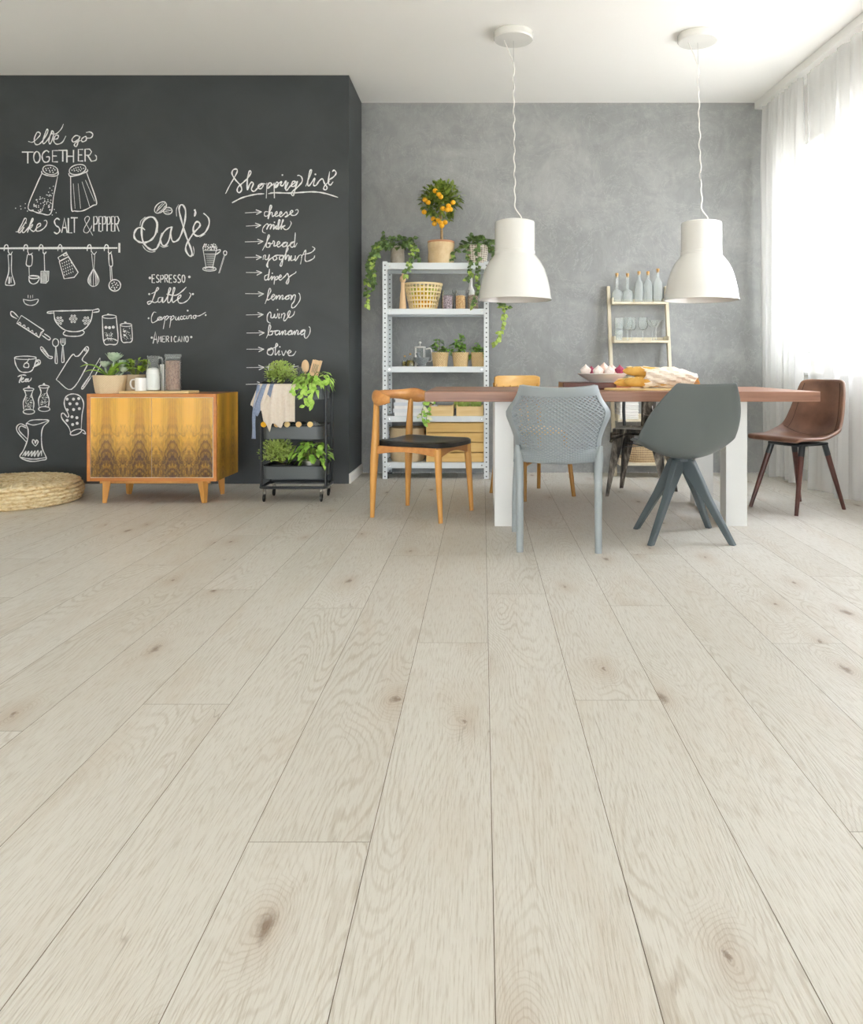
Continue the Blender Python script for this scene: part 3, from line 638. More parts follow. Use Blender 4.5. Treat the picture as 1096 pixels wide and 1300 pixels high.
for a, b, lab in ((-w+.026, -.0015, 'left veneered door'), (.0015, w-.026, 'right veneered door')):
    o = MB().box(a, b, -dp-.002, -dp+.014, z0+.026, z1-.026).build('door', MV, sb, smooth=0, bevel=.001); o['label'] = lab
for sx in (-1, 1):
    for sy in (-1, 1):
        x = sx*(w-.105); y = sy*(dp-.05)
        MB().bar((x+sx*.012, y+sy*.006, 0), (x, y, z0), .026, .026, .052, .05).build('leg', M_oak, sb, smooth=0, bevel=.004)
MB().box(-w+.06, w-.06, -dp+.05, -dp+.07, z0-.02, z0).build('apron', M_oak, sb, smooth=0)

# ------------------------------------------------------------------ dining table
tb = thing('dining_table', 'long dark wood dining table on white panel legs', 'table', (.76, 4.79, 0))
TX, TY0, TY1, TZ = 1.076, -.51, .52, .742
MB().box(-TX, TX, TY0, TY1, TZ-.055, TZ).build('tabletop', M_top, tb, smooth=0, bevel=.003)
for s in (-1, 1):
    a, b = (.578, .695) if s > 0 else (-.695, -.59)
    MB().box(a, b, -.46, -.35, .0, TZ-.055).build('leg', M_legwhite, tb, smooth=0, bevel=.002)
    MB().box(a, b, .18, .29, .0, TZ-.055).build('leg', M_legwhite, tb, smooth=0, bevel=.002)
    MB().box(a+.004, b-.004, -.35, .18, .0, .05).build('foot_rail', M_legwhite, tb, smooth=0, bevel=.002)
    MB().box(a+.004, b-.004, -.35, .18, TZ-.105, TZ-.055).build('top_rail', M_legwhite, tb, smooth=0, bevel=.002)

# ------------------------------------------------------------------ elbow chair (oak, black leather)
ec = thing('elbow_chair', 'honey oak elbow chair with black leather seat at the table end', 'chair', (-.356, 4.70, 0), radians(67))
fx, fy, bx_, by = .215, -.21, .215, .225
for s in (-1, 1):
    MB().tube([(s*fx, fy-.012, 0), (s*(fx-.004), fy, .2), (s*(fx-.014), fy+.012, .41)], [.0125, .0175, .0225], 14).build('front_leg', M_oak, ec)
    MB().tube(spline([(s*bx_, by-.004, 0), (s*(bx_-.002), by-.010, .22), (s*(bx_-.008), by-.018, .42), (s*(bx_-.008), by-.024, .56), (s*(bx_-.003), by-.030, .69)], 4), [.0125+.0115*min(1, i/6) if i < 8 else .024-.0088*(i-8)/8 for i in range(17)], 14).build('rear_leg', M_oak, ec)
    pts = [(s*(fx-.012), fy+.02, .385), (s*(bx_-.008), by-.02, .40)]
    mb = MB(); R = []
    for i in range(9):
        t = i/8; y = fy+.015+(by-fy-.03)*t; h = .052-.022*sin(pi*t); zt = .418
        x = s*(fx-.01)
        R.append([(x-.011, y, zt-h-.0), (x+.011, y, zt-h), (x+.011, y, zt), (x-.011, y, zt)])
    mb.rings(R).build('seat_rail', M_oakrail, ec, smooth=0, bevel=.003)
for y in (fy+.012, by):
    R = []
    for i in range(9):
        t = i/8; x = -fx+.02+(2*fx-.04)*t; h = .06-.03*sin(pi*t)
        R.append([(x, y-.011, .418-h), (x, y+.011, .418-h), (x, y+.011, .418), (x, y-.011, .418)])
    MB().rings(R).build('seat_rail', M_oakrail, ec, smooth=0, bevel=.003)
# leather seat pad: saddle with drawn-out rear corners
mb = MB(); NX, NY = 16, 16; top = []; bot = []
for j in range(NY+1):
    v = j/NY; y = -.25+.47*v; hw = (.226-.028*v)*(1-.5*max(0, (.14-v)/.14)**2.2*.35); rt, rb = [], []
    for i in range(NX+1):
        u = -1+2*i/NX; e = (1-abs(u)**6)*(1-abs(2*v-1)**8); yy = y+.03*(1-u*u)*(1 if v < .5 else 1)*(.5-v)*-.6
        zz = .440+.012*max(0, e)**.5-.016*(1-u*u)*sin(pi*v)+.010*u*u*v
        x = u*hw*(1-.07*abs(2*v-1)**8); yy -= (yy+.015)*.07*abs(u)**8; rt.append((x, yy, zz)); rb.append((x*.985, yy, .418))
    top.append(rt); bot.append(rb)
n1 = NX+1
mb.rings(top, closed=False, cap=False); mb.rings([r[::-1] for r in bot], closed=False, cap=False)
edge = [(i, 0) for i in range(n1)]+[(NX, j) for j in range(1, NY+1)]+[(i, NY) for i in range(NX-1, -1, -1)]+[(0, j) for j in range(NY-1, 0, -1)]
mb.rings([[bot[j][i] for i, j in edge], [top[j][i] for i, j in edge]], cap=False)
mb.build('seat', M_leather, ec, smooth=60, bevel=.009, seg=3)
# bowed back rest
P = spline([(-.255, .082, .688), (-.262, .105, .690), (-.240, .172, .698), (-.155, .232, .706), (0, .262, .710), (.155, .232, .706), (.240, .172, .698), (.262, .105, .690), (.255, .082, .688)], 6)
n = len(P); R = []
for i, p in enumerate(P):
    t = i/(n-1); e = abs(2*t-1)
    hh = .019+.022*exp(-((e-.50)/.22)**2)+.008*(1-e); th = .0155+.011*exp(-((e-.55)/.25)**2)
    tg = (P[min(i+1, n-1)]-P[max(i-1, 0)]).normalized(); x = V((tg.y, -tg.x, 0)).normalized(); z = V((0,0,1))
    R.append([p+x*th*cos(2*pi*k/14)+z*hh*sin(2*pi*k/14) for k in range(14)])
MB().rings(R).build('backrest', M_oakrail, ec, smooth=50)

# ------------------------------------------------------------------ perforated plastic armchair
mc = thing('mesh_armchair', 'pale grey plastic armchair with diamond mesh back, rear side to viewer', 'chair', (.377, 3.955, 0), radians(176))
prof = spline([(-.235, 0, .43), (-.18, 0, .437), (-.05, 0, .420), (.09, 0, .405), (.165, 0, .425), (.195, 0, .50), (.215, 0, .60), (.238, 0, .70), (.262, 0, .79)], 6)
prof = [(p[0], p[2]) for p in prof]
def mshell(u, s):      # u in [-1,1], s in [0,1] -> point ; local front is -Y
    k = s*(len(prof)-1); i = min(int(k), len(prof)-2); f = k-i
    y = prof[i][0]*(1-f)+prof[i+1][0]*f; z = prof[i][1]*(1-f)+prof[i+1][1]*f
    w = cr_tab([(0, .215), (.3, .222), (.5, .212), (.64, .208), (.72, .226), (.80, .250), (.83, .248), (.885, .214), (.935, .196), (1, .180)], s)
    back = max(0, min(1, (s-.38)/.2)); cv = .15*back*(.5+.5*min(1, (1-s)/.3))+.045*back
    sd = lerp_tab([(0, .0), (.35, .012), (.5, .05), (.6, .0), (1, 0)], s)
    dipt = .012*max(0, (s-.9)/.1)*(1-u*u)
    return V((u*w, y-cv*u*u, z+sd*u*u-dipt))
mb = MB(); NU, NS = 17, 30
def strand(a0, d):
    pts = []
    for q in range(161):
        s = .0+q/160; u = -1+2*(a0+d*s*2.5) 
        lim = .93 
        if abs(u) <= lim and .015 <= s <= .945: pts.append(mshell(u, s))
        elif len(pts) > 1: break
    if len(pts) > 3: mb.tube(pts[::3]+([pts[-1]] if (len(pts)-1) % 3 else []), .0050, 6, 1.6)
for i in range(-46, 64):
    a = i/NU
    strand(a, 1); strand(a+.0, -1)
mb.build('mesh_shell', M_mesh, mc)
NS2 = 40; R = []
lp = [mshell(-1, i/NS2) for i in range(NS2+1)]+[mshell(-1+2*i/16, 1) for i in range(1, 16)]+[mshell(1, 1-i/NS2) for i in range(NS2+1)]+[mshell(1-2*i/16, 0) for i in range(1, 16)]
inn = [mshell(-.88, .03+.90*i/NS2) for i in range(NS2+1)]+[mshell((-1+2*i/16)*.88, .93) for i in range(1, 16)]+[mshell(.88, .93-.90*i/NS2) for i in range(NS2+1)]+[mshell((1-2*i/16)*.88, .03) for i in range(1, 16)]
mb = MB(); mb.rings([lp, inn], cap=False); mb.build('rim', M_mesh, mc, solid=.022, bevel=.004, smooth=40)
for s in (-1, 1):
    MB().tube(spline([(s*.185, .235, 0), (s*.185, .222, .25), (s*.188, .205, .42), (s*.200, .186, .50)], 4), [.0165+.003*i/8 for i in range(9)]+[.0185-.009*i/4 for i in range(1, 5)], 12).build('rear_leg', M_mesh, mc)
    MB().tube(spline([(s*.222, -.225, 0), (s*.218, -.215, .22), (s*.205, -.2, .425)], 4), [.0155+.004*i/8 for i in range(9)], 12).build('front_leg', M_mesh, mc)
mb = MB()
for s in (-1, 1): mb.bar((s*.2, -.2, .405), (s*.19, .2, .40), .025, .03)
mb.bar((-.2, -.2, .415), (.2, -.2, .415), .03, .02)
mb.build('seat_frame', M_mesh, mc, bevel=.004)

# ------------------------------------------------------------------ moulded shells
def shell(profile, wtab, ctab, ns=28, nu=20, power=2.0, ytab=None, top=0, topk=4):
    pr = spline([(a, 0, b) for a, b in profile], 8); L = [0]
    for a, b in zip(pr, pr[1:]): L.append(L[-1]+(b-a).length)
    rows = []
    for i in range(ns+1):
        row = []
        for j in range(nu+1):
            u = -1+2*j/nu; s = i/ns
            s2 = s-top*abs(u)**topk*max(0, (s-.6)/.4)
            d = s2*L[-1]; k = 0
            while k < len(L)-2 and L[k+1] < d: k += 1
            f = (d-L[k])/(L[k+1]-L[k]); p = pr[k].lerp(pr[k+1], f); t = (pr[min(k+2, len(pr)-1)]-pr[max(k-1, 0)]).normalized()
            n = V((0, -t.z, 0)) + V((0, 0, t.x)); n = V((0, -t.z, t.x))
            c = cr_tab(ctab, s)*abs(u)**power; w = cr_tab(wtab, s)
            row.append((u*w, p.x+n.y*c, p.z+n.z*c))
        rows.append(row)
    return rows
# slate bucket chair
bc = thing('bucket_chair', 'slate grey bucket chair on four splayed legs, back to viewer', 'chair', (1.03, 4.07, 0), radians(189))
rows = shell([(-.25, .475), (-.20, .45), (-.09, .425), (.04, .41), (.12, .43), (.185, .50), (.24, .62), (.285, .72), (.315, .795)],
             [(0, .185), (.12, .228), (.3, .252), (.5, .262), (.7, .250), (.86, .208), (1, .152)],
             [(0, .02), (.2, .075), (.42, .10), (.6, .105), (.8, .065), (1, .02)], top=.0)
mb = MB(); mb.rings(rows, closed=False, cap=False); mb.build('shell', M_bucket, bc, solid=.009, subsurf=1, smooth=60)
M4 = Matrix.Rotation(-radians(189), 4, 'Z'); ctr = V((.0, .03, 0))
for k, (px, py) in enumerate(((-.205, -.205), (.20, -.20), (-.20, .19), (.20, .215))):
    f = M4 @ V((px, py, 0)); t = M4 @ V((px*.13, py*.13, .405)); 
    rad = V((px, py, 0)).normalized(); rad = (M4 @ rad); tg = V((-rad.y, rad.x, 0))
    R = []
    for z, wd, th in ((0, .030, .030), (.22, .05, .032), (.33, .085, .034), (.402, .10, .036)):
        q = z/.402; p = f.lerp(t, q); p = V((p.x, p.y, z))
        c = p - rad*(wd*.18 if z > .2 else 0)
        R.append([c+rad*a*wd/2+tg*b*th/2 for a, b in ((-1,-1),(1,-1),(1,1),(-1,1))])
    MB().rings(R).build('leg', M_slate, bc, bevel=.005, smooth=0)
MB().lathe([(.05, .392), (.05, .412)], 24).build('mount_plate', M_slate, bc)
# brown leather chair
lc = thing('leather_chair', 'brown leather shell chair with dark legs beside the curtains', 'chair', (1.955, 4.885, 0), radians(-62))
rows = shell([(-.235, .435), (-.215, .455), (-.12, .452), (.02, .438), (.125, .445), (.175, .50), (.20, .58), (.225, .69), (.25, .80)],
             [(0, .185), (.06, .215), (.25, .232), (.45, .225), (.55, .215), (.7, .20), (.9, .175), (1, .155)],
             [(0, .0), (.25, .015), (.45, .065), (.55, .07), (.75, .05), (1, .035)], power=2.4, top=.03, topk=6)
mb = MB(); mb.rings(rows, closed=False, cap=False); mb.build('shell', M_brown, lc, solid=.022, subsurf=1, smooth=60, offset=-1, bevel=0)
mb = MB()
for j0 in (5, 15): pass
mb.tube([V(rows[14][j])+V((0, -.002, .001)) for j in range(1, 20)], .0022, 6); mb.tube([V(rows[i][2])+V((0, -.002, .002)) for i in range(14, 28)], .0022, 6); mb.tube([V(rows[i][18])+V((0, -.002, .002)) for i in range(14, 28)], .0022, 6)
mb.build('stitched_seam', mat('seam thread', (70, 44, 32), rough=.6), lc)
for sx in (-1, 1):
    for sy in (-1, 1):
        a = (sx*.165, sy*.215, 0) if sy > 0 else (sx*.175, sy*.22, 0); b = (sx*.115, sy*.10+.0, .43-.03)
        f = V(a); t = V(b); mp = f.lerp(t, .84)
        lg = MB().tube([f, f.lerp(t, .5), mp], [.0115, .0155, .0175], 14).build('leg', M_darkwood, lc)
        MB().tube([mp, t], [.0182, .0187], 14).build('leg_sleeve', M_gun, lg)
mb = MB().box(-.12, .12, -.13, .13, .395, .412); mb.build('mount_frame', M_gun, lc, bevel=.004)

# ------------------------------------------------------------------ worn metal cafe chair
tc = thing('metal_cafe_chair', 'worn gunmetal cafe chair behind the table with splat back', 'chair', (1.10, 5.43, 0), radians(-24))
mb = MB(); sw = .175; pts = []
for k in range(40):
    a = 2*pi*k/40; c, s_ = cos(a), sin(a); e = .22
    pts.append((sw*abs(c)**e*(1 if c > 0 else -1), sw*abs(s_)**e*(1 if s_ > 0 else -1)))
mb.rings([[V((x*1.0, y, .425)) for x, y in pts], [V((x, y, .452)) for x, y in pts], [V((x*.97, y*.97, .456)) for x, y in pts], [V((x*.88, y*.88, .447)) for x, y in pts], [V((x*.2, y*.2, .444)) for x, y in pts]])
mb.build('seat', M_worn, tc, bevel=0)
for sx in (-1, 1):
    for sy in (-1, 1):
        f = V((sx*.205, sy*.205, 0)); t = V((sx*.155, sy*.155, .43)); R = []
        for q, wd in ((0, .022), (.3, .034), (.7, .060), (1, .075)):
            p = f.lerp(t, q); i = V((-sx, -sy, 0)).normalized()
            # folded angle: two flanges meeting on the outer corner
            R.append([p+V((-sx*wd, 0, 0)), p, p+V((0, -sy*wd, 0)), p+V((-sx*.004, -sy*wd, 0)), p+V((-sx*.006, -sy*.006, 0)), p+V((-sx*wd, -sy*.004, 0))])
        mb = MB().rings(R); 
        mb.tube([f+V((-sx*.004, -sy*.004, 0)), t], .0055, 8)
        mb.build('leg', M_worn, tc, smooth=30)
mb = MB()
for ang in range(4):
    Mz = Matrix.Rotation(ang*pi/2, 4, 'Z')
    arc = [Mz @ V((x, -.178, .425-.055*(abs(x)/.17)**3.0)) for x in [-.172+.344*i/16 for i in range(17)]]
    mb.tube(arc, .006, 8)
    R = [[a, V((a.x, a.y, .43))] for a in arc]; mb.rings(R, closed=False, cap=False)
mb.build('apron', M_worn, tc, solid=.002)
mb = MB(); mb.bar((-.16, -.16, .33), (.16, .16, .33), .02, .004); mb.bar((-.16, .16, .334), (.16, -.16, .334), .02, .004); mb.build('cross_brace', M_gun, tc)
bk = spline([(-.165, .165, .44), (-.178, .20, .60), (-.168, .225, .74), (-.11, .242, .79), (0, .248, .80), (.11, .242, .79), (.168, .225, .74), (.178, .20, .60), (.165, .165, .44)], 6)
MB().tube(bk, .0115, 10).build('back_frame', M_gun, tc)
mb = MB(); R = []
for i in range(12):
    t = i/11; z = .45+.345*t; y = .172+.078*t; hw = .046+.012*t
    R.append([(-hw, y, z), (-hw*.5, y-.006, z), (0, y-.008, z), (hw*.5, y-.006, z), (hw, y, z)])
mb.rings(R, closed=False, cap=False); sp = mb.build('back_splat', M_worn, tc, solid=.003)
MB().tube(spline([(-.03, .188, .60), (-.034, .185, .56), (-.02, .178, .535), (.02, .178, .535), (.034, .185, .56), (.03, .188, .60)], 4), .003, 6).build('pressed_rib', M_steel, sp)

# ------------------------------------------------------------------ bentwood chair
wc = thing('bentwood_chair', 'pale bentwood chair behind the table near the shelving unit', 'chair', (.34, 5.40, 0), radians(30.8))
mb = MB(); pts = [((.205+.0*cos(a))*cos(a), .20*sin(a)*1.02) for a in [2*pi*i/40 for i in range(40)]]
mb.rings([[V((x*.97, y*.97, .425)) for x, y in pts], [V((x, y, .43)) for x, y in pts], [V((x, y, .45)) for x, y in pts], [V((x*.96, y*.96, .458)) for x, y in pts], [V((x*.5, y*.5, .45)) for x, y in pts]])
mb.build('seat', M_bent, wc)
for sx in (-1, 1):
    lg = MB().tube([(sx*.20, -.205, 0), (sx*.185, -.18, .22), (sx*.165, -.14, .43)], [.0135, .0165, .0185], 12).build('front_leg', M_bentleg, wc)
    for z in (.13, .17): MB().lathe([(.0165, z-.003), (.018, z), (.0165, z+.003)], 12, (sx*(.20-.07*z), -.205+.12*z, 0)).build('turned_ring', M_bentleg, lg)
    MB().tube(spline([(sx*.20, .21, 0), (sx*.185, .185, .22), (sx*.175, .165, .43), (sx*.175, .18, .62), (sx*.178, .20, .765)], 4), [.0135]*6+[.0155]*11, 12).build('rear_leg', M_bentleg, wc)
MB().tube([(-.19, -.185, .225), (.185, .175, .235)], .010, 10).build('stretcher', M_bentleg, wc)
MB().tube([(.19, -.185, .225), (-.185, .175, .240)], .010, 10).build('stretcher', M_bentleg, wc)
R = []
for i in range(21):
    t = -1+i/10; x = t*.19; y = .235-.05*t*t; e = .012*max(0, abs(t)-.85)/.15
    zc = .775; hh = .040-e
    R.append([(x, y-.008, zc-hh), (x, y-.010, zc), (x, y-.008, zc+hh), (x, y+.008, zc+hh), (x, y+.010, zc), (x, y+.008, zc-hh)])
MB().rings(R).build('top_rail', M_bent, wc, bevel=.004, smooth=50)
R = []
for x in (-.09, -.03, .03, .09):
    MB().tube([(x*.9, .165, .45), (x, .20, .60), (x*1.05, .226-.05*(x/.19)**2, .745)], .0075, 10).build('spindle', M_bent, wc)

# ------------------------------------------------------------------ pendant lamps
M_enamel = mat('white enamel', (228, 227, 221), rough=.16, coat=.5)
M_cord = mat('white cord', (232, 230, 224), rough=.6)
def pendant(label, x, D, dx):
    t = thing('pendant_lamp', label, 'lamp', (x, D, CEIL), 0, 'white pendant lamps over the dining table')
    MB().lathe([(.126, 0), (.130, -.004), (.130, -.040), (.124, -.048), (.02, -.052), (.001, -.052)], 48).build('ceiling_rose', M_enamel, t)
    z1, z2, z3 = 1.828-CEIL, 1.60-CEIL, 1.313-CEIL
    prof = [(.004, z1), (.118, z1), (.128, z1-.006), (.131, z1-.014), (.131, z2+.035), (.134, z2+.030), (.134, z2+.010), (.14, z2), (.172, z2-.042), (.197, z2-.09), (.216, z2-.15), (.231, z2-.22), (.238, z3+.012), (.243, z3+.003), (.242, z3), (.236, z3+.002), (.227, z2-.22), (.211, z2-.15), (.192, z2-.09), (.165, z2-.042), (.125, z2+.01), (.122, z1-.02), (.004, z1-.02)]
    MB().lathe(prof, 64, (dx, 0, 0), cap=False).build('lamp_shade', M_enamel, t, smooth=30)
    MB().lathe([(.035, z1-.02), (.035, z2+.05), (.02, z2+.04)], 20, (dx, 0, 0)).build('bulb_holder', M_enamel, t)
    rg = random.Random(int(x*100)); pts = [(-.06 if dx >= 0 else .04, 0, -.05), (-.03, 0, -.12), (0, 0, -.20)]
    n = 18
    for i in range(1, n):
        q = i/n; pts.append((dx*q+.0045*(1 if i % 2 else -1)*rg.uniform(.4, 1.2), .006*(1 if (i//2) % 2 else -1), -.20+(z1+.10+.20)*q))
    pts += [(dx+.0, 0, z1+.09), (dx+.04, 0, z1+.03), (dx+.045, 0, z1-.003)]
    MB().tube(spline(pts, 5), .0042, 8).build('cord', M_cord, t)
    MB().tube([(0, 0, -.05), (dx, 0, z1)], .0016, 6).build('suspension_wire', M_steel, t)
pendant('white enamel pendant lamp hanging over the mesh armchair', PX(652, 5.15), 5.15, .01)
pendant('white enamel pendant lamp hanging in front of the ladder shelf', PX(886, 5.18), 5.18, .025)

# ------------------------------------------------------------------ curtains and rail
RD = V((.097, -1.676, 0)).normalized(); R0 = V((2.243, BACK-.02, 0))
rl = thing('curtain_rail', 'white flat curtain rail along the ceiling edge', 'curtain rail', (R0.x, R0.y, CEIL), atan2(RD.y, RD.x))
MB().box(0, 4.6, -.0, .10, -.062, 0).build('track', M_white, rl, smooth=0, bevel=.003)
def curtain(label, s0, s1, folds, amp, m, zb, off, seed, gather=0):
    rg = random.Random(seed); ph = [rg.uniform(0, 6.28) for _ in range(6)]; nx = int(folds*14)+1; nz = 26
    t = thing('sheer_curtain', label, 'curtain', (R0.x, R0.y, CEIL-.062), atan2(RD.y, RD.x), 'sheer curtains on the window side')
    rows = []
    for j in range(nz+1):
        v = j/nz; z = -(CEIL-.062-zb)*v; row = []
        for i in range(nx+1):
            u = i/nx; a = 2*pi*folds*u
            w = u+.012*sin(a*.37+ph[0])*v
            s = s0+(s1-s0)*(w*(1-gather*v*.0)) + .02*sin(a*.5+ph[1])*v
            y = off+amp*(.35+.65*min(1, v*5+.2))*(sin(a+ph[2]+.6*sin(a*.31+ph[3]))+.35*sin(a*2.3+ph[4]))*(1+.35*sin(a*.23+ph[5])) + .02*v*v*sin(a*.17+ph[0])
            row.append((s, y, z+(.012*sin(a*.5+ph[1]) if j == nz else 0)))
        rows.append(row)
    MB().rings(rows, closed=False, cap=False).build('fabric', m, t, smooth=180)
    return t
M_sheer1 = cloth('grey white voile', (224, 224, 222), .30, .2)
M_sheer2 = cloth('white voile', (226, 226, 226), .60, .25)
curtain('gathered sheer curtain hanging in the back corner by the grey wall', .06, .745, 9, .026, M_sheer1, .02, .05, 4)
curtain('wide sheer curtain spread across the windows behind the leather chair', .80, 3.9, 17, .022, M_sheer2, .012, .055, 9)
# ------------------------------------------------------------------ plants, pots and small things: materials
def green(name, a, b, rough=.45): return mat(name, a, b, (35, 35, 35), 3, rough=rough, lo=.32, hi=.68)
M_ivy = green('ivy leaves', (56, 82, 42), (122, 152, 84)); M_ivyl = green('young ivy leaves', (146, 178, 72), (188, 208, 112))
M_basil = green('basil leaves', (84, 146, 42), (158, 206, 84)); M_thyme = green('thyme leaves', (160, 190, 84), (212, 228, 140))
M_citrus = green('citrus leaves', (76, 108, 34), (156, 172, 78)); M_strap = green('strap leaves', (104, 156, 40), (176, 208, 88))
M_succ = green('pale succulent', (176, 198, 170), (222, 232, 214)); M_lime = green('lime leaves', (134, 180, 48), (202, 226, 90)); M_herb = green('mint leaves', (120, 180, 62), (190, 226, 108))
M_fresh = green('fresh drooping leaves', (140, 194, 60), (200, 232, 122))
M_stem = mat('plant stems', (118, 132, 60), rough=.6); M_bark = mat('pale bark', (190, 160, 112), (150, 120, 78), (20, 20, 90), rough=.8)
M_soil = mat('potting soil', (58, 44, 34), (84, 66, 50), (120, 120, 120), rough=.95)
M_wick = weave('straw wicker', (240, 214, 164), (190, 148, 92), 22, 80, .8); M_wick2 = weave('fine beige weave', (226, 206, 170), (196, 168, 124), 44, 160, .4)
M_kraft = mat('kraft paper', (214, 184, 138), (234, 212, 172), (9, 9, 9), 5, rough=.8, bump=.5, bscale=(14, 14, 14), dist=.02)
M_terra = mat('terracotta', (206, 150, 112), rough=.8); M_stone = mat('weathered stone', (150, 140, 126), (188, 180, 166), (14, 14, 14), 5, rough=.9, bump=.5)
M_clay = mat('beige clay', (196, 178, 150), (184, 164, 136), (20, 20, 20), rough=.8)
M_paint = mat('pale grey enamel steel', (226, 232, 234), rough=.4)
M_glass = glass('clear glass', (.99, 1, .995), .10, .02, 1.0, .05); M_glassthick = glass('thick clear glass', (.97, .985, .98), .12, .02, 1.0, .16)  # clear glass with some white put in for reflected window light
M_cork = mat('cork stopper', (222, 178, 112), (200, 152, 90), (150, 150, 150), rough=.85)
M_pale = wood('pale pine', (240, 214, 160), (222, 186, 124), 0, 40, .06, .5); M_beech = wood('pale beech', (238, 206, 164), (220, 180, 134), 2, 50, .06, .5)
M_ladder = wood('limed wood', (224, 216, 194), (206, 194, 166), 2, 40, .06, .6)
M_ceram = mat('white ceramic', (238, 236, 232), rough=.25); M_paper = mat('white paper', (240, 240, 238), rough=.8)
def pot(prof, m, parent, name='pot', n=32, sx=1, sy=1): return MB().lathe(prof, n, cap=False, sx=sx, sy=sy).build(name, m, parent, smooth=40)
def cup(r0, r1, h, t=.005, lip=0):   # closed-bottom vessel wall profile
    return [(.001, 0), (r0, 0), ((r0+r1)/2+lip*.2, h*.5), (r1, h), (r1-t, h), ((r0+r1)/2-t, h*.5), (r0-t, t), (.001, t)]
def soil(r, z, parent): return MB().lathe([(.001, z+.004), (r*.6, z+.003), (r, z-.003), (.001, z-.004)], 20, cap=False).build('soil', M_soil, parent)

# ------------------------------------------------------------------ steel shelving unit
SW0, SW1 = -.783, .048; SD0, SD1 = 6.155, 6.475
SHZ = [1.690, 1.330, .878, .490, .128]
su = thing('shelving_unit', 'pale grey perforated steel shelving unit against the plaster wall', 'shelving unit', ((SW0+SW1)/2, (SD0+SD1)/2, 0))
def holes():
    m = NT('perforated enamel steel'); m.set(rough=.4); s = m.n('ShaderNodeSeparateXYZ'); m.put(s.inputs[0], m.obj())
    f = m.math('ABSOLUTE', m.math('SUBTRACT', m.math('FRACT', m.math('MULTIPLY', s.outputs[2], 1/.0375)), .5))
    a = m.math('LESS_THAN', f, .115)
    x = m.math('LESS_THAN', m.math('ABSOLUTE', m.math('SUBTRACT', m.math('ABSOLUTE', s.outputs[0]), .019)), .0055)
    m.put(m.b.inputs['Base Color'], m.mix(m.math('MULTIPLY', a, x), (226, 232, 234), (70, 76, 80))); return m.m
M_holes = holes(); sw = (SW1-SW0)/2; sd = (SD1-SD0)/2
for sx in (-1, 1):
    for sy in (-1, 1):
        mb = MB(); mb.box(0, -sx*.038, 0, -sy*.002, 0, 1.70).box(0, -sx*.002, -sy*.002, -sy*.038, 0, 1.70)
        up = mb.build('upright', M_holes, su, smooth=0, loc=(sx*sw, sy*sd, 0))
        MB().box(min(0, -sx*.042), max(0, -sx*.042), min(.001, -sy*.04), max(.001, -sy*.04), 0, .012).build('foot_cap', M_gun, up, smooth=0)
for z in SHZ:
    mb = MB(); x = sw-.004; y = sd-.004; lip = .045 if z < 1.6 else .052
    mb.box(-x, x, -y, y, z-.004, z)
    for s in (-1, 1): mb.box(-x, x, s*y-.002, s*y+.002, z-lip, z-.004); mb.box(-x, x, s*(y-.012)-.010, s*(y-.012)+.010, z-lip, z-lip+.003)
    for s in (-1, 1): mb.box(s*x-.001, s*x+.001, -y, y, z-lip, z-.004)
    sh = mb.build('shelf', M_paint, su, smooth=0, bevel=.001)
    for s in (-1, 1): MB().lathe([(.001, 0), (.006, 0), (.005, .003), (.001, .003)], 8, cap=False, M=Matrix.Translation((s*(sw-.055), -y-.0015, z-lip*.5)) @ Matrix.Rotation(pi/2, 4, 'X')).build('bolt', M_steel, sh)
def sx_(px, D=6.28): return PX(px, D)
def ivy(name, label, px, D, z, vines, potfn, nl=120, rad=(.13, .09, .07), seed=1, top=.14, young=.25):
    rg = random.Random(seed); t = thing(name, label, 'plant', (sx_(px, D), D, z)); potfn(t)
    mb = MB(); ml = MB(); st = MB()
    mb.bush((0, 0, top), rad, nl, .036, .034, .4, rg)
    for v in vines:
        P = spline([(x, y, zz) for x, y, zz in v], 7); st.tube(P, .0022, 5)
        L = 0; nxt = 0
        for a, b in zip(P, P[1:]):
            L += (b-a).length
            while L > nxt:
                tgt = ml if (rg.random() < young and nxt > .12) or nxt > (.55 if len(v) > 4 else 9) else mb
                for _ in range(2):
                    d = V((rg.uniform(-1, 1), rg.uniform(-1, .4), rg.uniform(-.9, .5))); q = rg.uniform(.6, 1.1)
                    tgt.leaf(b, d, .04*q, .038*q, .4, .1, (rg.uniform(-.3, .3), -.8, .5), (.25, 1, .7, .03))
                nxt += .021
    mb.build('foliage', M_ivy, t, smooth=0); 
    if ml.v: ml.build('young_foliage', M_ivyl, t, smooth=0)
    st.build('vine_stems', M_stem, t); return t
Z1 = SHZ[0]
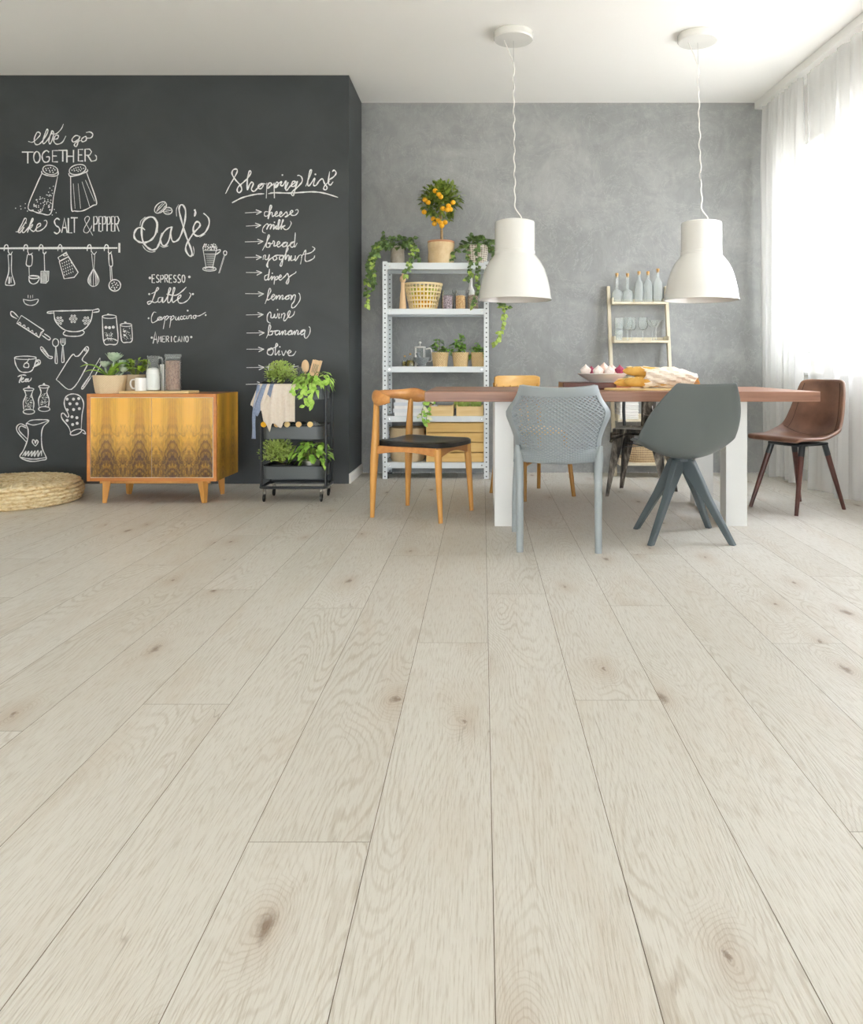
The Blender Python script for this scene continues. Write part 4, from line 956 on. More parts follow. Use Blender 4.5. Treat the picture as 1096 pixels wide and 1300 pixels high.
ivy('potted_ivy', 'trailing ivy in a grey stone pot on the shelving unit top', 505, 6.29, Z1,
    [[(-.02, -.03, .15), (-.10, -.08, .18), (-.16, -.16, .08), (-.175, -.185, -.08), (-.165, -.19, -.22)],
     [(-.05, -.03, .15), (-.15, -.05, .16), (-.19, -.16, .02), (-.215, -.19, -.12), (-.22, -.19, -.33)],
     [(-.03, -.03, .16), (-.13, -.1, .12), (-.17, -.18, -.02), (-.19, -.19, -.14)],
     [(.03, -.03, .15), (.12, -.06, .17), (.155, -.08, .10), (.17, -.09, .02)],
     [(.03, -.03, .15), (.10, -.1, .15), (.12, -.17, .05), (.085, -.2, -.10)],
     [(-.05, 0, .15), (-.1, 0, .2), (-.13, 0, .26)], [(.04, 0, .15), (.1, 0, .2), (.14, 0, .22)],
     [(-.06, -.02, .14), (-.18, -.06, .12), (-.23, -.1, -.02), (-.20, -.15, -.05)]],
    lambda t: (pot([(.001, 0), (.054, 0), (.058, .05), (.052, .1), (.056, .145), (.05, .145), (.046, .1), (.001, .02)], M_stone, t, n=12), soil(.05, .135, t)), 130, (.15, .08, .055), 3, .165)
ivy('potted_ivy', 'trailing ivy in a lattice pot behind the lamp shade', 606, 6.29, Z1,
    [[(-.04, -.05, .15), (-.09, -.09, .13), (-.06, -.13, .02), (-.05, -.18, -.1), (-.09, -.19, -.15)],
     [(0, -.08, .15), (0, -.12, .12), (.01, -.18, -.05), (.0, -.2, -.2), (-.03, -.2, -.34)],
     [(-.06, -.02, .15), (-.14, -.05, .14), (-.19, -.07, .06), (-.22, -.07, .01)],
     [(.07, -.04, .15), (.13, -.1, .1), (.15, -.18, -.15), (.17, -.19, -.3), (.21, -.19, -.38), (.195, -.19, -.5), (.14, -.19, -.63)],
     [(.1, -.1, .12), (.15, -.18, -.1), (.19, -.19, -.32), (.25, -.19, -.36)],
     [(-.03, 0, .16), (-.05, 0, .22), (-.07, 0, .25)], [(.04, -.02, .15), (.1, -.06, .19), (.13, -.1, .17)]],
    lambda t: (pot(cup(.075, .092, .15, .006), weave('white lattice pot', (240, 232, 220), (120, 92, 70), 11, 30, .5, 1), t), soil(.085, .138, t)), 110, (.13, .09, .06), 5, .165, .3)
ct = thing('citrus_tree', 'small orange tree in a kraft paper wrapped pot', 'plant', (sx_(560), 6.29, Z1))
pot([(.001, 0), (.098, 0), (.106, .04), (.102, .1), (.108, .16), (.104, .176), (.098, .176), (.096, .1), (.001, .02)], M_kraft, ct)
MB().lathe([(.090, .165), (.105, .17), (.107, .184), (.100, .188), (.088, .18)], 32, cap=False).build('pot_rim', M_terra, ct); soil(.094, .17, ct)
MB().tube(spline([(.006, 0, .17), (.004, 0, .30), (-.004, 0, .42), (0, 0, .55)], 4), [.011-.004*i/12 for i in range(13)], 8).build('trunk', M_bark, ct)
rg = random.Random(21); mb = MB(); mb.bush((0, 0, .53), (.15, .12, .13), 620, .052, .024, .3, rg, .2, .5); mb.bush((-.02, 0, .46), (.12, .1, .07), 160, .05, .024, .4, rg, .3, -.1); mb.bush((0, -.02, .36), (.05, .05, .04), 40, .045, .02, .4, rg); mb.build('foliage', M_citrus, ct, smooth=0)
M_orange = mat('orange peel', (248, 176, 26), (252, 192, 44), (30, 30, 30), rough=.45, bump=.1, bscale=(300, 300, 300))
for ox, oz, oy in ((-.122, .50, -.09), (-.095, .475, -.11), (-.13, .41, -.06), (-.04, .565, -.115), (-.01, .535, -.125), (.005, .515, -.13), (.02, .43, -.1), (.065, .445, -.12), (.08, .42, -.11), (.055, .415, -.125), (.1, .475, -.11), (-.05, .32, -.04), (.0, .325, -.06), (.035, .33, -.05), (.01, .30, -.065), (-.02, .345, -.055), (-.06, .36, -.03)):
    MB().ball((ox, oy, oz), .0205, 14, 10, 1, 1, .95).build('fruit', M_orange, ct)
# second shelf
Z2 = SHZ[1]
pm = thing('pepper_mill', 'tall turned beech pepper mill on the second shelf', 'pepper mill', (sx_(511.5, 6.22), 6.22, Z2))
MB().lathe([(.001, 0), (.028, 0), (.027, .03), (.0235, .075), (.024, .085), (.0155, .16), (.016, .205), (.014, .21), (.001, .21)], 28, cap=False).build('body', M_beech, pm, smooth=50)
MB().lathe([(.001, .21), (.016, .212), (.0245, .23), (.025, .245), (.018, .262), (.007, .268), (.007, .282), (.001, .284)], 28, cap=False).build('mill_head', M_beech, pm, smooth=60)
fb = thing('fruit_basket', 'open lattice basket of fruit beside the pepper mill', 'basket', (sx_(537.5, 6.29), 6.29, Z2))
mb = MB(); H = .205; hz = lambda z: .108+.045*z/H
for k in range(30):
    a = 2*pi*k/30; mb.bar((hz(0)*cos(a), hz(0)*sin(a)*.8, .002), (hz(H)*cos(a), hz(H)*sin(a)*.8, H), .011, .003, up=(cos(a), sin(a), 0))
for i in range(7):
    z = .008+i*.0325; r = hz(z); mb.tube([(r*cos(2*pi*k/48), r*sin(2*pi*k/48)*.8, z) for k in range(48)], .0065 if i < 6 else .009, 6, .5, (0, 0, 1), True)
mb.lathe([(.001, .0), (.106, .0), (.106, .006), (.001, .006)], 32, cap=False, sy=.8); mb.build('basket_lattice', mat('pale cane', (246, 226, 176), rough=.55), fb, smooth=40)
M_lemon = mat('lemon peel', (240, 206, 50), rough=.45); M_limef = mat('green pear skin', (196, 206, 84), rough=.45)
rg = random.Random(8); k = 0
for z, n, R in ((.045, 6, .058), (.105, 6, .068), (.155, 6, .078)):
    for i in range(n):
        a = 2*pi*i/n+z*9; m = (M_orange, M_lemon, M_limef)[(0 if z < .06 else 1 if z < .12 else 2)] if (i % 3) else M_lemon
        nm, col = {M_orange: ('orange', 'bright orange'), M_lemon: ('lemon', 'yellow lemon'), M_limef: ('pear', 'yellow green pear')}[m]
        o = MB().ball((0, 0, 0), .034, 14, 10, 1, 1, 1.0 if m == M_orange else 1.15).build(nm, m)
        o.location = (fb.location.x+R*cos(a), fb.location.y+R*.76*sin(a), Z2+z)
        tag(o, '%s lying in the lattice basket on the second shelf' % (col if nm == 'orange' and 0 else {'orange': 'small orange', 'lemon': 'yellow lemon', 'pear': 'yellow green pear'}[nm]), 'fruit', '%ss in the lattice basket' % nm)
def jar(label, px, D, z, r, h, fill, fm, lid=None, fh=.7, cat='jar', name='glass_jar'):
    t = thing(name, label, cat, (PX(px, D), D, z)); MB().lathe([(.001, 0), (r, 0), (r, h*.82), (r*.86, h*.9), (r*.86, h), (r*.8, h), (r*.8, h*.9), (r*.93, h*.8), (r*.93, .004), (.001, .004)], 28, cap=False).build('body', M_glass, t)
    if fm: MB().lathe([(.001, .005), (r*.92, .005), (r*.92, h*fh), (r*.5, h*fh+.006), (.001, h*fh+.008)], 24, cap=False).build(fill, fm, t)
    return t
M_beans = mat('purple beans', (92, 62, 78), (196, 176, 186), (85, 85, 85), 2, rough=.6, bump=.5, bscale=(85, 85, 85)); M_pasta = mat('orange pasta', (206, 142, 72), (250, 214, 150), (75, 75, 75), 2, rough=.6, bump=.5, bscale=(75, 75, 75)); M_nuts = mat('brown grains', (110, 86, 66), (190, 168, 146), (95, 95, 95), 2, rough=.6, bump=.5, bscale=(95, 95, 95))
jar('glass jar of purple beans beside the fruit basket', 568.5, 6.24, Z2, .047, .152, 'beans', M_beans)
jar('glass jar of orange pasta between two other jars', 585, 6.24, Z2, .045, .150, 'pasta', M_pasta)
jar('glass jar of brown grains behind hanging ivy', 601, 6.24, Z2, .046, .155, 'grains', M_nuts)
wb = thing('white_bottle', 'slim white bottle standing behind the jars on the second shelf', 'bottle', (PX(598, 6.4), 6.4, Z2))
MB().lathe([(.001, 0), (.03, 0), (.03, .16), (.014, .2), (.013, .27), (.001, .27)], 20, cap=False).build('body', M_ceram, wb)
# third shelf
Z3 = SHZ[2]
M_oil = mat('olive oil', (96, 84, 16), rough=.1)
def oil(label, px, D, r, h):
    t = thing('oil_bottle', label, 'bottle', (PX(px, D), D, Z3)); MB().lathe([(.001, 0), (r, 0), (r*1.05, h*.3), (r*.8, h*.5), (.009, h*.62), (.009, h*.88), (.011, h*.9), (.007, h*.9), (.007, h*.6), (r*.9, h*.3), (.001, .004)], 24, cap=False).build('body', M_glass, t)
    MB().lathe([(.001, .004), (r*.88, .004), (r*.93, h*.3), (r*.72, h*.46), (.001, h*.46)], 20, cap=False).build('oil', M_oil, t); MB().lathe([(.001, h*.86), (.008, h*.86), (.008, h), (.001, h)], 14, cap=False).build('cork', M_cork, t)
oil('left small bottle of olive oil beside the grey mortar', 514, 6.26, .022, .088); oil('corked round bottle of olive oil beside the grey mortar', 521, 6.22, .033, .105)
mo = thing('mortar', 'grey stone mortar on the third shelf', 'mortar', (PX(535.5, 6.22), 6.22, Z3)); M_mort = mat('grey granite', (118, 124, 126), (160, 166, 168), (140, 140, 140), rough=.7)
MB().lathe([(.001, 0), (.036, 0), (.036, .008), (.026, .018), (.052, .04), (.063, .072), (.055, .072), (.044, .045), (.001, .03)], 32, cap=False).build('bowl', M_mort, mo)
pe = thing('pestle', 'grey stone pestle leaning in the mortar', 'pestle', (PX(535.5, 6.22), 6.22, Z3+.03)); MB().tube([(.005, 0, .012), (-.02, 0, .045), (-.034, 0, .078)], [.016, .010, .015], 12).build('body', M_mort, pe)
fp = thing('coffee_press', 'glass coffee press with a white frame behind the mortar', 'coffee press', (PX(533.5, 6.38), 6.38, Z3))
MB().lathe([(.001, 0), (.045, 0), (.045, .15), (.042, .15), (.042, .004), (.001, .004)], 24, cap=False).build('beaker', M_glass, fp)
mb = MB()
for a in range(4): mb.bar((.047*cos(a*pi/2+.8), .047*sin(a*pi/2+.8), 0), (.047*cos(a*pi/2+.8), .047*sin(a*pi/2+.8), .155), .008, .004)
mb.tube([(.047*cos(2*pi*k/24), .047*sin(2*pi*k/24), .02) for k in range(24)], .004, 6, loop=True); mb.build('frame', M_ceram, fp)
l_ = MB().lathe([(.001, .15), (.049, .15), (.047, .162), (.01, .168), (.003, .17), (.003, .185), (.011, .187), (.011, .2), (.001, .204)], 24, cap=False).build('lid', M_ceram, fp)
MB().tube(spline([(.047, -.02, .14), (.09, -.03, .14), (.095, -.03, .05), (.05, -.02, .04)], 5), .006, 8, .6).build('handle', M_ceram, fp)
def basil(label, px, D, z, seed, hh=.1, spread=.065):
    t = thing('potted_basil', label, 'plant', (PX(px, D), D, z), 0, 'basil pots on the third shelf'); rg = random.Random(seed)
    pot(cup(.056, .068, .112, .005), M_wick, t); soil(.06, .104, t); st = MB(); mb = MB()
    for k in range(7):
        a = rg.uniform(0, 6.28); r = rg.uniform(.1, 1)*spread; h = .11+hh*rg.uniform(.4, 1); p = (r*cos(a), r*sin(a), h); st.tube([(p[0]*.3, p[1]*.3, .1), p], .002, 5)
        for j in range(9):
            d = V((rg.uniform(-1, 1), rg.uniform(-1, 1), rg.uniform(-.1, .7))); mb.leaf((p[0], p[1], p[2]-rg.uniform(0, .07)), d, .05*rg.uniform(.6, 1.15), .036*rg.uniform(.7, 1.1), .5, .25)
    mb.build('foliage', M_basil, t, smooth=50); st.build('stems', M_stem, t); return t
basil('potted basil in wicker pot beside the grey mortar', 559, 6.24, Z3, 2, .11); b2 = basil('taller potted basil in the middle of three wicker pots', 585, 6.24, Z3, 6, .10)
mb = MB(); rg = random.Random(3)
for j in range(9): mb.leaf((.0+rg.uniform(-.01, .01), 0, .25-j*.007), (rg.uniform(-1, 1), rg.uniform(-1, .4), .3), .055, .045, .5, .25)
mb.build('tall_sprig', M_basil, b2, smooth=50); MB().tube([(0, 0, .1), (.0, 0, .25)], .002, 5).build('sprig_stem', M_stem, b2)
basil('potted basil in wicker pot beside the right upright', 608.5, 6.24, Z3, 9, .085)
# fourth shelf
Z4 = SHZ[3]; rg = random.Random(15); z = Z4
for i, (h, wd, c) in enumerate(((.026, .24, (236, 237, 238)), (.03, .225, (226, 229, 232)), (.022, .235, (242, 242, 240)), (.026, .22, (214, 220, 226)), (.022, .225, (240, 240, 238)), (.02, .21, (230, 232, 234)), (.026, .225, (243, 243, 241)))):
    lab = ['lowest white book', 'second white book from the bottom', 'third white book from the bottom', 'blue grey book in the middle', 'third white book from the top', 'second white book from the top', 'topmost white book'][i]+' of the stack on the fourth shelf'
    t = thing('book', lab, 'book', (PX(520+rg.uniform(-1.5, 1.5), 6.28), 6.28, z), 0, 'white books stacked on the fourth shelf')
    cv = MB().box(-wd/2, wd/2, -.08, .08, 0, .0025).box(-wd/2, wd/2, -.08, .08, h-.0025, h).box(-wd/2, wd/2, -.08, -.0775, .0025, h-.0025).build('cover', mat('book cloth %d' % i, c, rough=.6), t, smooth=0)
    MB().box(-wd/2+.004, wd/2-.004, -.0775, .075, .0025, h-.0025).build('pages', M_paper, t, smooth=0); z += h+.0003
def bin_(label, px0, px1, D0, z, h):
    x0, x1 = PX(px0, D0), PX(px1, D0); w = (x1-x0)/2; t = thing('wooden_box', label, 'box', ((x0+x1)/2, D0+.11, z)); d = .11; k = .009
    for a, b, c, e in ((-w, w, -d, -d+k), (-w, w, d-k, d)): MB().box(a, b, c, e, 0, h).build('long_board', M_pale, t, smooth=0, bevel=.001)
    for s in (-1, 1):
        e = MB(); x = s*(w-k/2); e.box(x-k/2, x+k/2, -d+k, d-k, 0, h-.01); e.box(x-k/2, x+k/2, -d+k, d-k, h-.01, h+.012); e.build('end_board', M_pale, t, smooth=0, bevel=.001)
    MB().box(-w+k, w-k, -d+k, d-k, 0, .006).build('bottom_board', M_pale, t, smooth=0); return t
bin_('small open pine box holding leafy plant on the fourth shelf', 545.5, 576, 6.17, Z4, .075); bin_('small open pine box beside the right shelf upright', 579.5, 614, 6.17, Z4, .075)
t = thing('potted_plant', 'variegated trailing plant spilling from the small pine box', 'plant', (PX(550, 6.26), 6.26, Z4+.006)); rg = random.Random(31)
pot(cup(.03, .038, .075, .004), M_ceram, t); mb = MB(); ml = MB(); st = MB()
for v in ([(0, 0, .07), (-.03, -.05, .15), (-.055, -.09, .19)], [(0, 0, .07), (-.04, -.08, .12), (-.08, -.13, .03), (-.07, -.135, -.05)], [(0, 0, .07), (-.01, -.07, .13), (-.03, -.125, .05), (-.045, -.135, -.03)], [(0, 0, .07), (.02, -.02, .16), (.03, -.03, .2)]):
    P = spline(v, 5); st.tube(P, .002, 5)
    for p in P[3:]: (mb if rg.random() < .6 else ml).leaf(p, (rg.uniform(-1, 1), rg.uniform(-1, .2), rg.uniform(-1, .3)), .05, .03, .3, .1, (0, -.8, .4))
mb.build('foliage', M_herb, t, smooth=0); ml.build('pale_foliage', mat('cream leaf margins', (232, 232, 200), rough=.5), t, smooth=0); st.build('stems', M_stem, t)
t = thing('herb_tray', 'low wispy green herbs growing in the right pine box', 'plant', (PX(597, 6.28), 6.28, Z4+.006)); MB().box(-.12, .12, -.07, .07, 0, .05).build('tray', M_gun, t, smooth=0, bevel=.004)
mb = MB(); rg = random.Random(12)
for k in range(150): x = rg.uniform(-.17, .12); mb.leaf((x*.7, rg.uniform(-.06, .06), .05), (x*.6, rg.uniform(-.4, .1), .9), rg.uniform(.08, .17), .012, .15, .2)
mb.build('foliage', M_thyme, t, smooth=0)
# bottom shelf
Z5 = SHZ[4]
t = thing('storage_basket', 'round beige rope basket on the bottom shelf', 'basket', (PX(517.5, 6.3), 6.3, Z5)); pot([(.001, 0), (.125, 0), (.136, .02), (.141, .13), (.144, .255), (.138, .258), (.134, .13), (.128, .02), (.001, .012)], M_wick2, t, 'body', 48); MB().lathe([(.139, .25), (.146, .252), (.147, .262), (.141, .266), (.136, .26)], 48, cap=False).build('rolled_rim', M_wick2, t)
x0, x1 = PX(541, 6.17), PX(615, 6.17); w = (x1-x0)/2-.002
t = thing('wooden_crate', 'large slatted pine crate on the bottom shelf', 'crate', ((x0+x1)/2, 6.165+.14, Z5))
M_crate = wood('pine slats', (240, 204, 132), (222, 176, 96), 0, 36, .05, .55)
for y, s in ((-.14, 1), (.128, 1)):
    for i in range(4): MB().box(-w, w, y, y+.012, .003+i*.078, .003+i*.078+.071).build('slat', M_crate, t, smooth=0, bevel=.002)
for s in (-1, 1):
    x = s*(w-.009)
    MB().box(x-.009, x+.009, -.128, .128, .003, .29).build('end_panel', M_crate, t, smooth=0, bevel=.002)
    MB().box(x-.009-s*.02, x+.009-s*.02, -.126, -.10, .003, .29).build('corner_post', M_crate, t, smooth=0)
MB().box(-w+.02, w-.02, -.128, .128, .003, .012).build('base_panel', M_crate, t, smooth=0)

# ------------------------------------------------------------------ leaning ladder shelf
ls = thing('ladder_shelf', 'narrow limed wood ladder shelf leaning on the plaster wall', 'shelf', (1.3, 6.41, 0))
LT = 1.535
def rail_at(s, z): # s=0 left, 1 right
    q = z/LT; xl, xr = 1.063-.030*q, 1.542-.034*q
    return V(((xl if s == 0 else xr)-1.3, -.09+.165*q, z))
for s in (0, 1): MB().bar(rail_at(s, 0), rail_at(s, LT), .026, .045, up=(0, 1, 0)).build('side_rail', M_ladder, ls, smooth=0, bevel=.002)
LZ = [1.402, 1.088, .770, .460, .118]; LDEP = [.13, .19, .24, .29, .33]
for z, d in zip(LZ, LDEP):
    a, b = rail_at(0, z), rail_at(1, z); yb = .095; yf = yb-d
    mb = MB().box(a.x+.014, b.x-.014, yf, yb, z-.018, z)
    sh = mb.build('shelf_board', M_ladder, ls, smooth=0, bevel=.002)
    for x in (a.x+.020, b.x-.020): MB().box(x-.006, x+.006, yf, yb, z, z+.035).build('shelf_side', M_ladder, sh, smooth=0, bevel=.001)
    MB().box(a.x+.026, b.x-.026, yb-.008, yb, z, z+.03).build('shelf_back', M_ladder, sh, smooth=0)
def corkbottle(label, px, D, z, prof, h):
    t = thing('glass_bottle', label, 'bottle', (PX(px, D), D, z), 0, 'corked bottles on the ladder shelf')
    MB().lathe(prof+[(r-.002, zz) for r, zz in prof[::-1][:-1]]+[(.001, .006)], 28, cap=False).build('body', M_glassthick, t, smooth=40)
    MB().lathe([(.001, h-.02), (.0085, h-.02), (.0125, h-.002), (.0125, h+.012), (.001, h+.012)], 16, cap=False).build('cork', M_cork, t); return t
dec = [(.001, 0), (.040, 0), (.042, .01), (.041, .082), (.030, .097), (.013, .104), (.011, .22), (.013, .225)]
tal = lambda k: [(.001, 0), (.034, 0), (.035, .008), (.035, .15+k*.4), (.026, .17+k*.5), (.012, .19+k), (.0115, .238+k), (.013, .24+k)]
zl = LZ[0]
corkbottle('leftmost squat decanter with a long neck on the top rung', 783.5, 6.45, zl, dec, .228); corkbottle('second squat decanter with a long neck on the top rung', 797, 6.45, zl, dec, .226)
corkbottle('shorter straight bottle beside the two decanters', 811.5, 6.45, zl, tal(0), .243); corkbottle('middle of the three straight corked bottles', 823, 6.45, zl, tal(0), .243); corkbottle('tallest straight corked bottle beside the right rail', 835.5, 6.45, zl, tal(.02), .265)
zg = LZ[1]
def goblet(name, label, px, D, prof, stemh):
    t = thing(name, label, 'glass', (PX(px, D), D, zg), 0, 'stemware on the ladder shelf')
    MB().lathe(prof+[(max(.001, r-.0012), z+.001) for r, z in prof[::-1]], 28, cap=False).build('bowl', M_glass, t)
    MB().lathe([(.001, 0), (.031, 0), (.030, .002), (.006, .006), (.0038, .02), (.0038, stemh), (.001, stemh+.002)], 24, cap=False).build('stem', M_glassthick, t)
wine = [(.001, .085), (.02, .09), (.036, .11), (.040, .135), (.036, .165), (.031, .19)]; mart = [(.001, .1), (.02, .115), (.054, .165)]
for i in range(3):
    t = thing('tumbler', ['bottom tumbler of the stack on the ladder shelf', 'middle tumbler of the stack on the ladder shelf', 'top tumbler of the stack on the ladder shelf'][i], 'glass', (PX(786, 6.4), 6.4, zg+i*.05), 0, 'stacked tumblers')
    MB().lathe([(.001, 0), (.025, 0), (.034, .085), (.032, .085), (.0235, .004), (.001, .004)], 16, cap=False).build('body', M_glassthick, t)
goblet('wine_glass', 'wine glass beside the stacked tumblers', 797, 6.36, wine, .086); goblet('wine_glass', 'second wine glass set behind the first on the ladder shelf', 802, 6.46, wine, .086); goblet('wine_glass', 'wine glass beside the martini glasses', 816.5, 6.4, wine, .086)
goblet('martini_glass', 'martini glass beside the wine glass', 828.5, 6.46, mart, .1); goblet('martini_glass', 'front martini glass beside the right rail', 833, 6.37, mart, .1)
for i, (px, lab, m) in enumerate(((803, 'clear glass bottle lying left on the ladder shelf', M_glassthick), (815, 'dark green bottle lying in the middle of the ladder shelf', mat('dark green glass', (36, 44, 30), rough=.12)), (829, 'pale green bottle lying right on the ladder shelf', glass('pale green glass', (.62, .74, .62), .2)))):
    t = thing('lying_bottle', lab, 'bottle', (PX(px, 6.3), 6.40, LZ[2]+.0385)); MB().lathe([(.001, -.14), (.037, -.14), (.038, -.13), (.038, .02), (.014, .06), (.013, .13), (.015, .132), (.001, .134)], 24, cap=False, M=Matrix.Rotation(pi/2, 4, 'X')).build('body', m, t)
z = LZ[3]
for i, h in enumerate((.03, .045, .03, .05, .03)):
    t = thing('folded_linen', ['lowest folded white cloth', 'second folded white cloth from the bottom', 'middle folded white cloth', 'second folded white cloth from the top', 'topmost folded white cloth'][i]+' stacked on the ladder shelf', 'cloth', (PX(796, 6.35), 6.35, z), 0, 'folded linens on the ladder shelf')
    mb = MB()
    for k in range(2): mb.box(-.075, .075, -.11, .11, k*h/2, k*h/2+h/2-.001)
    mb.build('cloth', mat('white linen %d' % i, (240, 238, 234), rough=.9), t, smooth=0, bevel=.006); z += h
t = thing('wicker_basket', 'dark brown wicker basket on the lowest ladder shelf', 'basket', (PX(817, 6.3), 6.32, LZ[4])); pot([(.001, 0), (.13, 0), (.15, .04), (.155, .09), (.14, .13), (.132, .13), (.145, .085), (.12, .01), (.001, .01)], weave('brown wicker', (206, 180, 142), (96, 74, 52), 26, 28, .7, 1), t, 'body', 40, 1, .7)

# ------------------------------------------------------------------ food on the table
TT = TZ
def at(px, D): return PX(px, D)
cb = thing('chopping_board', 'thick dark walnut chopping board under the white bowl', 'cutting board', (at(746, 4.72), 4.78, TT)); mb = MB()
MB().box(-.155, .155, -.14, .14, 0, .042).build('body', wood('dark walnut block', (112, 62, 44), (66, 32, 24), 0, 50, .05, .35), cb, smooth=0, bevel=.004)
MB().box(.158, .246, -.145, .06, 0, .040).build('end_block', wood('light walnut block', (190, 128, 102), (158, 98, 74), 0, 50, .05, .4), cb, smooth=0, bevel=.003)
bw = thing('serving_bowl', 'wide shallow white bowl of garlic and onions', 'bowl', (at(766, 4.74), 4.76, TT+.042)); MB().lathe([(.001, 0), (.075, 0), (.08, .006), (.125, .032), (.152, .052), (.148, .054), (.12, .037), (.075, .012), (.001, .010)], 48, cap=False).build('body', M_ceram, bw)
bx, by_, bz = bw.location
def bulb(name, label, x, y, z, r, m, pt=1.0, grp=None, tilt=(0, 0)):
    t = thing(name, label, 'garlic' if 'garlic' in name else 'onion', (bx+x, by_+y, bz+z), 0, grp); n = 24; R = []
    for i in range(13):
        q = i/12; rr = r*(sin(pi*min(1, q*.86+.02))**.75)*(1 if q < .6 else max(.1, 1-(q-.6)/.4*.95*pt)); zz = -r*.8+q*r*2.3
        R.append([(rr*(1+.05*cos(8*2*pi*k/n))*cos(2*pi*k/n)+tilt[0]*zz, rr*(1+.05*cos(8*2*pi*k/n))*sin(2*pi*k/n)+tilt[1]*zz, zz) for k in range(n)])
    MB().rings(R).build('body', m, t); return t
M_garlic = mat('garlic skin', (240, 232, 224), (226, 208, 200), (50, 50, 8), rough=.6); M_pinkg = mat('pink garlic skin', (240, 196, 176), (236, 224, 214), (40, 40, 10), rough=.6); M_red = mat('red onion skin', (150, 40, 74), (184, 72, 104), (30, 30, 6), rough=.3)
bulb('garlic_bulb', 'white garlic bulb at the rim of the bowl', -.105, -.02, .062, .031, M_garlic); bulb('garlic_bulb', 'second white garlic bulb in the bowl', -.035, -.06, .058, .031, M_garlic)
bulb('garlic_bulb', 'pink tipped garlic bulb standing highest in the bowl', .008, .0, .066, .035, M_pinkg, .9); bulb('garlic_bulb', 'white garlic bulb at the front of the bowl', .03, -.07, .056, .030, M_garlic); bulb('garlic_bulb', 'pinkish garlic bulb beside the red onion', .062, .015, .062, .030, M_pinkg)
bulb('red_onion', 'red onion beside the baguettes in the bowl', .098, -.03, .064, .028, M_red); bulb('red_onion', 'red onion at the back between garlic bulbs', -.062, .045, .060, .026, M_red)
bb = thing('bread_board', 'thin pale wooden board under the baguettes', 'cutting board', (at(823, 4.52), 4.56, TT)); pts = [(-.22*cos(a)*1.12, .13*sin(a)) for a in [2*pi*i/40 for i in range(40)]]
MB().prism(pts, 0, .012).build('body', M_pale, bb, smooth=40, bevel=.003)
M_bread = mat('baguette crust', (236, 196, 104), (214, 158, 66), (14, 14, 14), 4, rough=.6, bump=.2); M_wrap = mat('crumpled bread paper', (244, 234, 220), (232, 214, 192), (14, 14, 14), 4, rough=.8, bump=.6, bscale=(30, 30, 30), dist=.012)
def baguette(label, a, b, r):
    t = thing('baguette', label, 'bread', a, 0, 'baguettes on the table'); d = V(b)-V(a); n = 18; P = [d*(i/n)+V((0, 0, .004*sin(pi*i/n))) for i in range(n+1)]
    MB().tube(P, [max(.004, r*(1-abs(2*i/n-1)**3.2)**.5) for i in range(n+1)], 18, .85).build('crust', M_bread, t)
    mb = MB()
    for k in range(4): q = .1+.1*k; mb.bar(d*q+V((-.012, -r*.45, r*.80)), d*q+V((.018, r*.2, r*.9)), .012, .004)
    mb.build('score_marks', mat('pale crumb', (248, 226, 170), rough=.8), t, bevel=.001); return t
baguette('lower left baguette lying in front on the bread board', (at(781, 4.50), 4.53, TT+.042), (at(850, 4.50), 4.56, TT+.046), .027)
baguette('plump baguette beside the paper wrap on the bread board', (at(793, 4.47), 4.475, TT+.047), (at(858, 4.47), 4.50, TT+.05), .031)
baguette('upper baguette resting on the other two', (at(791, 4.5), 4.50, TT+.112), (at(862, 4.5), 4.53, TT+.088), .030)
t = thing('bread_paper', 'crumpled cream paper wrapped round the baguettes', 'paper', (at(846, 4.5), 4.515, TT+.0125)); rg = random.Random(44); R = []
for i in range(19):
    q = i/18; x = -.135+.30*q; s = 1 if q < .55 else 1-(q-.55)*.75; ring = []
    for k in range(36):
        a = 2*pi*k/36; rr = s*(.062+.007*sin(5*a+q*9)+.005*sin(11*a-q*17)+.003*rg.uniform(-1, 1)); ring.append((x+.012*sin(3*a)*(1 if i in (0, 18) else .3), rr*.98*cos(a), max(0, .058*s**.5+rr*sin(a)*.95)))
    R.append(ring)
MB().rings(R, cap=False).build('sheet', M_wrap, t, solid=.0015, smooth=25)
mb = MB()
for k in range(26): mb.leaf((.155+rg.uniform(-.05, .0), rg.uniform(-.03, .03), rg.uniform(.01, .06)), (1, rg.uniform(-.5, .5), rg.uniform(-.4, .3)), rg.uniform(.03, .06), .03, .3, .5)
mb.build('torn_end', mat('golden paper edge', (232, 190, 120), rough=.7), t, smooth=0)
